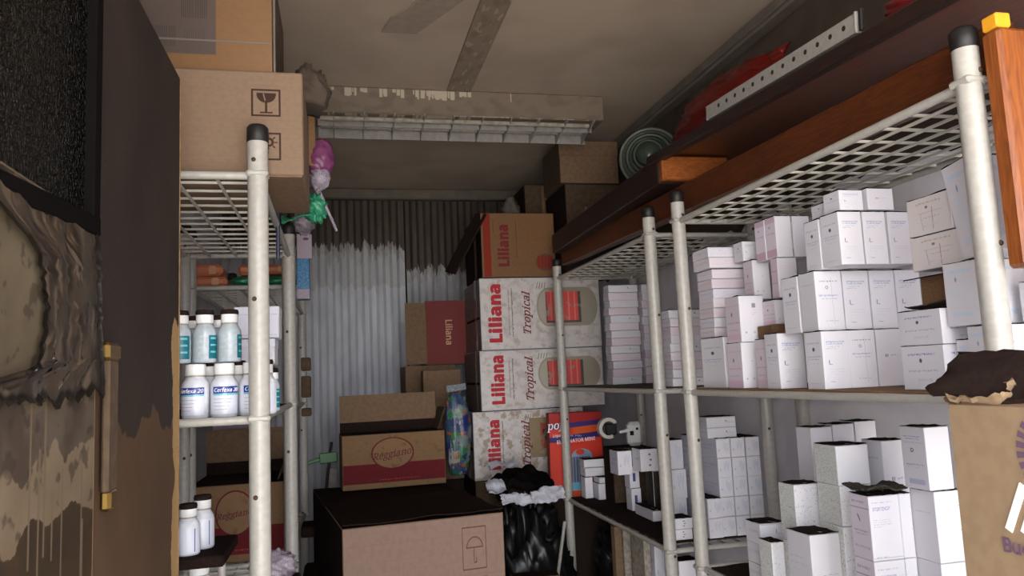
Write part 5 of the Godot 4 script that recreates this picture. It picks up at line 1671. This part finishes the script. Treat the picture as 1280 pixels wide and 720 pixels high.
const CARTONS = [
	[1.02, 1.09, 1.389, 1.52, 1.637, 1.695, "blue", 0, 0, 1, "white carton at the left end of the bottom row, next to pink cartons"],
	[1.02, 1.086, 1.389, 1.514, 1.468, 1.531, "blue", 0, 0, 1, "second white blue-print carton from the left in the bottom row on the middle shelf"],
	[1.087, 1.153, 1.389, 1.514, 1.468, 1.531, "seal", 0, 0, 1, "third carton in the bottom row, white with blue print low on its face"],
	[1.155, 1.22, 1.389, 1.514, 1.468, 1.531, "barcode", 0, 0, 1, "fourth carton in the bottom row, blank face with a small barcode line"],
	[1.03, 1.095, 1.516, 1.646, 1.555, 1.617, "blue", 0, 0, 1, "white carton at the left end of the second row, only its grey side showing"],
	[1.03, 1.096, 1.516, 1.648, 1.485, 1.548, "seal", 0, 0, 1, "white carton with a crease down its face, left front of the second row"],
	[1.098, 1.164, 1.516, 1.648, 1.485, 1.548, "blue", 0, 0, 1, "second front carton of the second row, white with grey heading and small arrow"],
	[1.166, 1.232, 1.516, 1.648, 1.485, 1.548, "blue", 0, 0, 1, "third front carton of the second row, white with grey heading"],
	[1.234, 1.3, 1.516, 1.648, 1.485, 1.548, "blue", 0, 0, 1, "fourth front carton of the second row, beside the open brown-inside carton"],
	[1.04, 1.1, 1.65, 1.762, 1.47, 1.525, "blue", 0, 0, 1, "white carton at the left end of the third row, mostly hidden beside its neighbour"],
	[1.04, 1.096, 1.65, 1.764, 1.402, 1.464, "blue", 0, 0, 1, "left front carton of the third row, white with blue heading"],
	[1.1, 1.156, 1.65, 1.764, 1.402, 1.464, "blue", 0, 0, 1, "second front carton of the third row, white with blue heading"],
	[1.16, 1.216, 1.65, 1.764, 1.402, 1.464, "blue", 0, 0, 1, "third front carton of the third row, white with a grey side strip"],
	[1.06, 1.11, 1.768, 1.8, 1.463, 1.52, "blue", 0, 0, 1, "low white carton lying on top of the third row, further from the near post"],
	[1.05, 1.108, 1.768, 1.812, 1.405, 1.46, "blue", 0, 0, 1, "low white carton with grey side print, lying on the third row"],
	[1.115, 1.18, 1.768, 1.815, 1.4, 1.455, "barcode", 0, 0, 1, "low cream-white carton lying on the third row, nearest the sketched brown-line cartons"],
	[1.02, 1.075, 1.389, 1.507, 1.808, 1.885, "pink", 0, 0, 1, "white carton with pink side, bottom of the two-high pink stack by the middle post"],
	[1.02, 1.09, 1.508, 1.628, 1.8, 1.876, "pinkbar", 0, 0, 1, "white carton with pink side and small barcode, on top of another pink-sided carton"],
	[1.03, 1.095, 1.389, 1.51, 1.7, 1.757, "pink", 0, 0, 1, "pink-sided carton wedged behind the bottom row of blue-print cartons"],
	[1.085, 1.135, 1.548, 1.61, 1.74, 1.8, "pinkbar", 0, 0, 1, "small blank white carton above the dark brown gap"],
	[1.102, 1.153, 1.624, 1.731, 1.86, 1.909, "pink", 0, 0, 1, "white carton with pink edge under the tall pink pair, left one"],
	[1.102, 1.157, 1.615, 1.718, 1.74, 1.773, "pinktxt", 0, 0, 1, "white carton covered in faint pink text under the tall pink pair, right one"],
	[1.1, 1.146, 1.719, 1.826, 1.785, 1.832, "pinktop", 0, 0, 1, "rear one of the tall pink and white cartons under the wire shelf"],
	[1.1, 1.146, 1.719, 1.826, 1.733, 1.781, "pinktop", 0, 0, 1, "front tall pink and white carton under the wire shelf, blank bright face"],
	[1.15, 1.2, 1.719, 1.826, 1.733, 1.781, "pinktop", 0, 0, 1, "right of the tall pink and white cartons under the wire shelf"],
	[1.1, 1.145, 1.735, 1.79, 1.9, 1.95, "blue", 0, 0, 1, "little grey-blue carton tucked behind the tall pink pair"],
	[1.03, 1.1, 1.389, 1.528, 1.922, 2.05, "blue", 0, 0, 1, "upright grey carton with dark emblem under the pink-striped flat stack"],
	[1.044, 1.154, 1.531, 1.558, 1.988, 2.078, "flat0", 0, 0, 0, "flat pink-striped carton in the leaning stack right of the middle post, seventh from the top"],
	[1.047, 1.157, 1.559, 1.586, 1.991, 2.081, "flat1", 0, 0, 0, "flat pink-striped carton in the leaning stack right of the middle post, sixth from the top"],
	[1.047, 1.157, 1.587, 1.614, 1.991, 2.081, "flat2", 0, 0, 0, "flat pink-striped carton in the leaning stack right of the middle post, fifth from the top"],
	[1.047, 1.157, 1.615, 1.642, 1.99, 2.08, "flat0", 0, 0, 0, "flat pink-striped carton in the leaning stack right of the middle post, fourth from the top"],
	[1.049, 1.159, 1.642, 1.669, 1.99, 2.08, "flat1", 0, 0, 0, "flat pink-striped carton in the leaning stack right of the middle post, third from the top"],
	[1.046, 1.156, 1.67, 1.697, 1.989, 2.079, "flat2", 0, 0, 0, "flat pink-striped carton in the leaning stack right of the middle post, second from the top"],
	[1.047, 1.157, 1.698, 1.725, 1.988, 2.078, "flat0", 0, 0, 1, "flat pink-striped carton in the leaning stack right of the middle post, topmost"],
	[1.034, 1.149, 1.727, 1.757, 1.972, 2.072, "flat0", 0, 0, 0, "flat carton shifted outward atop the pink-striped stack by the middle post, second from the top"],
	[1.034, 1.149, 1.758, 1.787, 1.975, 2.075, "flat1", 0, 0, 1, "flat carton shifted outward atop the pink-striped stack by the middle post, topmost"],
	[1.061, 1.202, 1.389, 1.416, 2.328, 2.418, "flat3", 0, 2, 0, "flat carton in the stack behind the two middle posts, ninth from the top"],
	[1.066, 1.207, 1.417, 1.444, 2.332, 2.422, "flat1", 0, 2, 0, "flat carton in the stack behind the two middle posts, eighth from the top"],
	[1.066, 1.207, 1.445, 1.472, 2.331, 2.421, "flat2", 0, 2, 0, "flat carton in the stack behind the two middle posts, seventh from the top"],
	[1.062, 1.203, 1.473, 1.5, 2.332, 2.422, "flat0", 0, 2, 0, "flat carton in the stack behind the two middle posts, sixth from the top"],
	[1.061, 1.202, 1.501, 1.528, 2.331, 2.421, "flat3", 0, 2, 0, "flat carton in the stack behind the two middle posts, fifth from the top"],
	[1.064, 1.205, 1.528, 1.556, 2.327, 2.417, "flat1", 0, 2, 0, "flat carton in the stack behind the two middle posts, fourth from the top"],
	[1.065, 1.206, 1.556, 1.583, 2.329, 2.419, "flat2", 0, 2, 0, "flat carton in the stack behind the two middle posts, third from the top"],
	[1.065, 1.206, 1.584, 1.611, 2.327, 2.417, "flat0", 0, 2, 0, "flat carton in the stack behind the two middle posts, second from the top"],
	[1.063, 1.204, 1.612, 1.639, 2.334, 2.424, "flat3", 0, 2, 1, "flat carton in the stack behind the two middle posts, topmost"],
	[1.08, 1.18, 1.611, 1.675, 1.125, 1.249, "sketch", 0, 0, 1, "lower cream carton with brown line drawing beside the near post"],
	[1.08, 1.18, 1.677, 1.748, 1.14, 1.249, "sketch", 0, 0, 1, "upper cream carton with brown line drawing, at the top right under the wire shelf"],
	[1.05, 1.15, 1.471, 1.535, 1.16, 1.267, "violet", 0, 0, 1, "white carton with opened brown flap and violet lettering left of the near post"],
	[1.05, 1.15, 1.389, 1.47, 1.164, 1.267, "violet", 0, 0, 1, "white carton under the open-flapped one, half behind the torn cardboard"],
	[1.06, 1.16, 1.5, 1.611, 1.082, 1.155, "aqua", 0, 0, 1, "white carton with pale blue print against the near post"],
	[1.075, 1.15, 1.389, 1.476, 1.125, 1.158, "aqua", 0, 0, 1, "thin white carton low behind the torn cardboard flap"],
	[1.06, 1.15, 1.389, 1.497, 1.055, 1.115, "aqua", 0, 0, 1, "white carton with pale blue heading low beside the near post"],
	[1.065, 1.13, 1.617, 1.79, 1.045, 1.11, "aqua", -0.17, 0, 1, "tall white carton leaning behind the near post, pale blue print"],
	[1.12, 1.2, 1.5, 1.565, 0.99, 1.06, "aqua", 0, 0, 1, "white carton with blue print at the right edge under the wooden board"],
	[1.12, 1.2, 1.389, 1.497, 0.98, 1.05, "aqua", 0, 0, 1, "lowest white carton at the right edge beside the near post"],
	[1.15, 1.211, 1.09, 1.285, 1.733, 1.796, "plain", 0, 1, 1, "white carton in the back row by the wall on the lower shelf, left of three"],
	[1.15, 1.211, 0.894, 1.089, 1.733, 1.796, "plain", 0, 1, 1, "left supporting carton at the back of the lower shelf, under the back row"],
	[1.214, 1.275, 1.09, 1.289, 1.733, 1.796, "plain", 0, 1, 1, "white carton in the back row by the wall on the lower shelf, middle of three"],
	[1.214, 1.275, 0.894, 1.089, 1.733, 1.796, "plain", 0, 1, 1, "middle supporting carton at the back of the lower shelf, under the back row"],
	[1.278, 1.339, 1.09, 1.293, 1.733, 1.796, "plain", 0, 1, 1, "white carton in the back row by the wall on the lower shelf, right of three"],
	[1.278, 1.339, 0.894, 1.089, 1.733, 1.796, "plain", 0, 1, 1, "right supporting carton at the back of the lower shelf, under the back row"],
	[1.08, 1.161, 0.894, 1.084, 1.536, 1.62, "speck", 0, 1, 0, "lowest carton of the tall speckled column on the lower shelf"],
	[1.08, 1.161, 1.085, 1.172, 1.536, 1.62, "speck", 0, 1, 0, "middle carton of the tall speckled column on the lower shelf"],
	[1.08, 1.161, 1.173, 1.26, 1.536, 1.62, "speckplain", 0, 1, 1, "top carton of the tall column on the lower shelf, blank face and grey side"],
	[1.175, 1.24, 0.894, 1.084, 1.51, 1.575, "barcode", 0, 1, 0, "lower carton behind the violet-print cartons on the lower shelf"],
	[1.175, 1.24, 1.085, 1.267, 1.51, 1.575, "barcode", 0, 1, 1, "white carton with a square code behind the curled charred sheet"],
	[1.13, 1.19, 0.894, 1.049, 1.314, 1.38, "edge", 0, 1, 0, "bottom right carton beside the big torn box on the lower shelf"],
	[1.13, 1.19, 1.05, 1.186, 1.314, 1.38, "edge", 0, 1, 1, "plain white carton under the carton with grey emblem, beside the torn box"],
	[1.12, 1.178, 1.189, 1.311, 1.312, 1.378, "emblem", 0, 1, 1, "white carton with grey emblem side, highest at the right of the lower shelf"],
	[1.03, 1.1, 0.894, 1.049, 1.376, 1.436, "violettxt", 0, 1, 0, "carton under the violet-text front carton on the lower shelf"],
	[1.03, 1.1, 1.05, 1.176, 1.376, 1.436, "violettxt", 0, 1, 1, "front white carton with violet text and lilac side on the lower shelf"],
	[1.101, 1.128, 0.894, 1.049, 1.376, 1.436, "edge", 0, 1, 0, "narrow carton below its twin right of the violet-text carton"],
	[1.101, 1.128, 1.05, 1.176, 1.376, 1.436, "edge", 0, 1, 1, "narrow blank white carton right of the violet-text carton"],
	[1.04, 1.112, 0.894, 1.029, 1.653, 1.718, "speck", 0, 1, 0, "carton below the small speckled one left of the tall speckled column"],
	[1.04, 1.112, 1.03, 1.163, 1.653, 1.718, "speck", 0, 1, 1, "soot-speckled white carton left of the tall speckled column"],
	[1.003, 1.078, 0.894, 1.07, 1.55, 1.638, "speckcode", 0, 1, 1, "large soot-dusted white carton with square code at the front of the lower shelf"],
	[1.003, 1.037, 0.894, 1.023, 1.71, 1.765, "speck", 0, 1, 1, "narrow soot-specked carton at the bottom, left of the large dusted one"],
	[1.029, 1.099, 0.894, 0.945, 1.801, 1.871, "flat3", 0, 1, 0, "flat carton in the low sooty stack by the middle post, third from the top"],
	[1.03, 1.1, 0.946, 0.997, 1.803, 1.873, "flat3", 0, 1, 0, "flat carton in the low sooty stack by the middle post, second from the top"],
	[1.027, 1.097, 0.998, 1.049, 1.798, 1.868, "flat3", 0, 1, 1, "flat carton in the low sooty stack by the middle post, topmost"],
	[1.158, 1.293, 1.389, 1.422, 3.153, 3.223, "flat3", 0, 2, 0, "flat pale carton in the tall stack beside the white appliance boxes, thirteenth from the top"],
	[1.16, 1.295, 1.422, 1.455, 3.15, 3.22, "flat2", 0, 2, 0, "flat pale carton in the tall stack beside the white appliance boxes, twelfth from the top"],
	[1.164, 1.299, 1.456, 1.488, 3.151, 3.221, "flat1", 0, 2, 0, "flat pale carton in the tall stack beside the white appliance boxes, eleventh from the top"],
	[1.159, 1.294, 1.489, 1.521, 3.152, 3.222, "flat0", 0, 2, 0, "flat pale carton in the tall stack beside the white appliance boxes, tenth from the top"],
	[1.158, 1.293, 1.522, 1.555, 3.154, 3.224, "flat3", 0, 2, 0, "flat pale carton in the tall stack beside the white appliance boxes, ninth from the top"],
	[1.161, 1.296, 1.556, 1.588, 3.147, 3.217, "flat2", 0, 2, 0, "flat pale carton in the tall stack beside the white appliance boxes, eighth from the top"],
	[1.163, 1.298, 1.589, 1.621, 3.15, 3.22, "flat1", 0, 2, 0, "flat pale carton in the tall stack beside the white appliance boxes, seventh from the top"],
	[1.157, 1.292, 1.622, 1.655, 3.148, 3.218, "flat0", 0, 2, 0, "flat pale carton in the tall stack beside the white appliance boxes, sixth from the top"],
	[1.164, 1.299, 1.655, 1.688, 3.152, 3.222, "flat3", 0, 2, 0, "flat pale carton in the tall stack beside the white appliance boxes, fifth from the top"],
	[1.156, 1.291, 1.689, 1.721, 3.148, 3.218, "flat2", 0, 2, 0, "flat pale carton in the tall stack beside the white appliance boxes, fourth from the top"],
	[1.164, 1.299, 1.722, 1.755, 3.153, 3.223, "flat1", 0, 2, 0, "flat pale carton in the tall stack beside the white appliance boxes, third from the top"],
	[1.16, 1.295, 1.755, 1.788, 3.152, 3.222, "flat0", 0, 2, 0, "flat pale carton in the tall stack beside the white appliance boxes, second from the top"],
	[1.161, 1.296, 1.789, 1.821, 3.147, 3.217, "flat3", 0, 2, 1, "flat pale carton in the tall stack beside the white appliance boxes, topmost"],
	[1.304, 1.389, 1.389, 1.424, 3.128, 3.198, "flat2", 0, 2, 0, "flat pale carton in the second tall stack, partly behind the post, twelfth from the top"],
	[1.303, 1.388, 1.425, 1.46, 3.128, 3.198, "flat1", 0, 2, 0, "flat pale carton in the second tall stack, partly behind the post, eleventh from the top"],
	[1.302, 1.387, 1.461, 1.496, 3.128, 3.198, "flat0", 0, 2, 0, "flat pale carton in the second tall stack, partly behind the post, tenth from the top"],
	[1.307, 1.392, 1.497, 1.533, 3.131, 3.201, "flat2", 0, 2, 0, "flat pale carton in the second tall stack, partly behind the post, ninth from the top"],
	[1.302, 1.387, 1.533, 1.569, 3.127, 3.197, "flat1", 0, 2, 0, "flat pale carton in the second tall stack, partly behind the post, eighth from the top"],
	[1.308, 1.393, 1.569, 1.605, 3.127, 3.197, "flat0", 0, 2, 0, "flat pale carton in the second tall stack, partly behind the post, seventh from the top"],
	[1.308, 1.393, 1.606, 1.641, 3.131, 3.201, "flat2", 0, 2, 0, "flat pale carton in the second tall stack, partly behind the post, sixth from the top"],
	[1.303, 1.388, 1.642, 1.677, 3.133, 3.203, "flat1", 0, 2, 0, "flat pale carton in the second tall stack, partly behind the post, fifth from the top"],
	[1.305, 1.39, 1.678, 1.713, 3.126, 3.196, "flat0", 0, 2, 0, "flat pale carton in the second tall stack, partly behind the post, fourth from the top"],
	[1.304, 1.389, 1.714, 1.749, 3.128, 3.198, "flat2", 0, 2, 0, "flat pale carton in the second tall stack, partly behind the post, third from the top"],
	[1.308, 1.393, 1.75, 1.785, 3.127, 3.197, "flat1", 0, 2, 0, "flat pale carton in the second tall stack, partly behind the post, second from the top"],
	[1.308, 1.393, 1.786, 1.821, 3.132, 3.202, "flat0", 0, 2, 1, "flat pale carton in the second tall stack, partly behind the post, topmost"],
	[1.153, 1.202, 0.9, 0.962, 2.33, 2.45, "grid0", 0, 3, 0, "small blue-print carton, first from the left, bottom row of the neat block by the wall"],
	[1.203, 1.252, 0.9, 0.962, 2.338, 2.45, "grid1", 0, 3, 0, "small blue-print carton, second from the left, bottom row of the neat block by the wall"],
	[1.253, 1.302, 0.9, 0.962, 2.334, 2.45, "grid0", 0, 3, 0, "small blue-print carton, third from the left, bottom row of the neat block by the wall"],
	[1.304, 1.353, 0.9, 0.962, 2.33, 2.45, "grid1", 0, 3, 0, "small blue-print carton, fourth from the left, bottom row of the neat block by the wall"],
	[1.153, 1.202, 0.963, 1.024, 2.33, 2.45, "grid1", 0, 3, 1, "small blue-print carton, first from the left, second row of the neat block by the wall"],
	[1.203, 1.252, 0.963, 1.024, 2.338, 2.45, "grid0", 0, 3, 0, "small blue-print carton, second from the left, second row of the neat block by the wall"],
	[1.253, 1.302, 0.963, 1.024, 2.334, 2.45, "grid1", 0, 3, 0, "small blue-print carton, third from the left, second row of the neat block by the wall"],
	[1.304, 1.353, 0.963, 1.024, 2.33, 2.45, "grid0", 0, 3, 0, "small blue-print carton, fourth from the left, second row of the neat block by the wall"],
	[1.203, 1.252, 1.025, 1.087, 2.338, 2.45, "grid1", 0, 3, 0, "small blue-print carton, second from the left, third row of the neat block by the wall"],
	[1.253, 1.302, 1.025, 1.087, 2.334, 2.45, "grid0", 0, 3, 0, "small blue-print carton, third from the left, third row of the neat block by the wall"],
	[1.304, 1.353, 1.025, 1.087, 2.33, 2.45, "grid1", 0, 3, 0, "small blue-print carton, fourth from the left, third row of the neat block by the wall"],
	[1.203, 1.252, 1.087, 1.149, 2.338, 2.45, "grid0", 0, 3, 0, "small blue-print carton, second from the left, fourth row of the neat block by the wall"],
	[1.253, 1.302, 1.087, 1.149, 2.334, 2.45, "grid1", 0, 3, 0, "small blue-print carton, third from the left, fourth row of the neat block by the wall"],
	[1.304, 1.353, 1.087, 1.149, 2.33, 2.45, "grid0", 0, 3, 0, "small blue-print carton, fourth from the left, fourth row of the neat block by the wall"],
	[1.203, 1.252, 1.15, 1.212, 2.338, 2.45, "grid1", 0, 3, 1, "small blue-print carton, second from the left, top row of the neat block by the wall"],
	[1.253, 1.302, 1.15, 1.212, 2.334, 2.45, "grid0", 0, 3, 1, "small blue-print carton, third from the left, top row of the neat block by the wall"],
	[1.304, 1.353, 1.15, 1.212, 2.33, 2.45, "grid1", 0, 3, 1, "small blue-print carton, fourth from the left, top row of the neat block by the wall"],
	[1.182, 1.287, 1.213, 1.247, 2.353, 2.433, "flat3", 0, 3, 0, "flat white carton lying on the neat block of small cartons, second from the top"],
	[1.179, 1.284, 1.248, 1.282, 2.348, 2.428, "flat3", 0, 3, 1, "flat white carton lying on the neat block of small cartons, topmost"],
	[1.042, 1.105, 0.9, 0.933, 2.353, 2.428, "dots", 0, 3, 0, "small dotted carton between the two middle posts on the lower shelf, second from the top"],
	[1.047, 1.11, 0.933, 0.966, 2.357, 2.432, "dots", 0, 3, 1, "small dotted carton between the two middle posts on the lower shelf, topmost"],
	[1.113, 1.171, 0.9, 0.999, 2.523, 2.603, "grid1", 0, 3, 0, "upright grey carton in the column seen between the middle posts, third from the top"],
	[1.115, 1.173, 1, 1.099, 2.517, 2.597, "grid0", 0, 3, 0, "upright grey carton in the column seen between the middle posts, second from the top"],
	[1.111, 1.169, 1.1, 1.199, 2.523, 2.603, "grid1", 0, 3, 1, "upright grey carton in the column seen between the middle posts, topmost"],
	[1.2, 1.27, 0.9, 1.003, 2.519, 2.599, "grid0", 0, 3, 0, "grey carton in the rear column behind the middle posts, third from the top"],
	[1.196, 1.266, 1.003, 1.106, 2.522, 2.602, "grid1", 0, 3, 0, "grey carton in the rear column behind the middle posts, second from the top"],
	[1.201, 1.271, 1.107, 1.209, 2.524, 2.604, "grid0", 0, 3, 1, "grey carton in the rear column behind the middle posts, topmost"],
	[1.1, 1.175, 1.068, 1.15, 2.75, 2.83, "dots", 0, 3, 1, "white carton with three dark dots on the sooty pile of the far lower shelf"],
	[1.04, 1.098, 1.05, 1.14, 2.83, 2.92, "grid0", 0, 3, 1, "greyed carton left of the three-dot carton"],
	[1.15, 1.2, 0.9, 1.066, 2.76, 2.83, "charred", 0, 3, 1, "charred brown carton under the three-dot carton"],
	[1.205, 1.27, 0.9, 1.05, 2.72, 2.8, "charred", 0, 3, 1, "half-burnt grey carton beside the charred one on the far lower shelf"],
	[1.085, 1.21, 0.9, 0.967, 3.209, 3.29, "code", 0, 3, 1, "white flat carton with dark square code, bottom front of the far little stack"],
	[1.092, 1.2, 0.968, 0.992, 3.215, 3.29, "flat3", 0, 3, 1, "thin white carton on top of the carton with dark square code"],
	[1.045, 1.08, 0.9, 0.99, 3.27, 3.33, "plain", 0, 3, 1, "narrow white carton standing at the left of the far little stack"],
	[1.048, 1.19, 0.993, 1.03, 3.27, 3.34, "flat3", 0, 3, 1, "flat carton with one dark dot in the far little stack"],
	[1.046, 1.185, 1.031, 1.065, 3.27, 3.34, "plain", 0, 3, 1, "topmost flat carton of the far little stack beside the red box"],
	[1.115, 1.155, 0.9, 0.985, 2.9, 2.96, "vblue", 0, 3, 1, "small upright white carton with blue mark, lower of two"],
	[1.112, 1.152, 0.987, 1.07, 2.9, 2.96, "vblue", 0, 3, 1, "small upright white carton with blue mark, upper of two"],
	[1.105, 1.145, 0.9, 0.937, 2.668, 2.85, "plain", 0, 3, 1, "long low white carton lying at the front edge of the far lower shelf"],
	[1.07, 1.125, 0.68, 0.833, 2.6, 2.66, "grid1", 0, 3, 1, "grey-white carton on the bottom level behind the second post"],
	[1.06, 1.13, 0.6, 0.827, 2.38, 2.44, "plain", 0, 3, 1, "white carton on the bottom level between the middle posts"],
]
const CARTON_GROUPS = ["cartons on the middle shelf of the near right rack", "cartons on the lower shelf of the near right rack", "flat cartons stacked on the middle shelf of the far right rack", "small cartons on the lower shelf of the far right rack"]
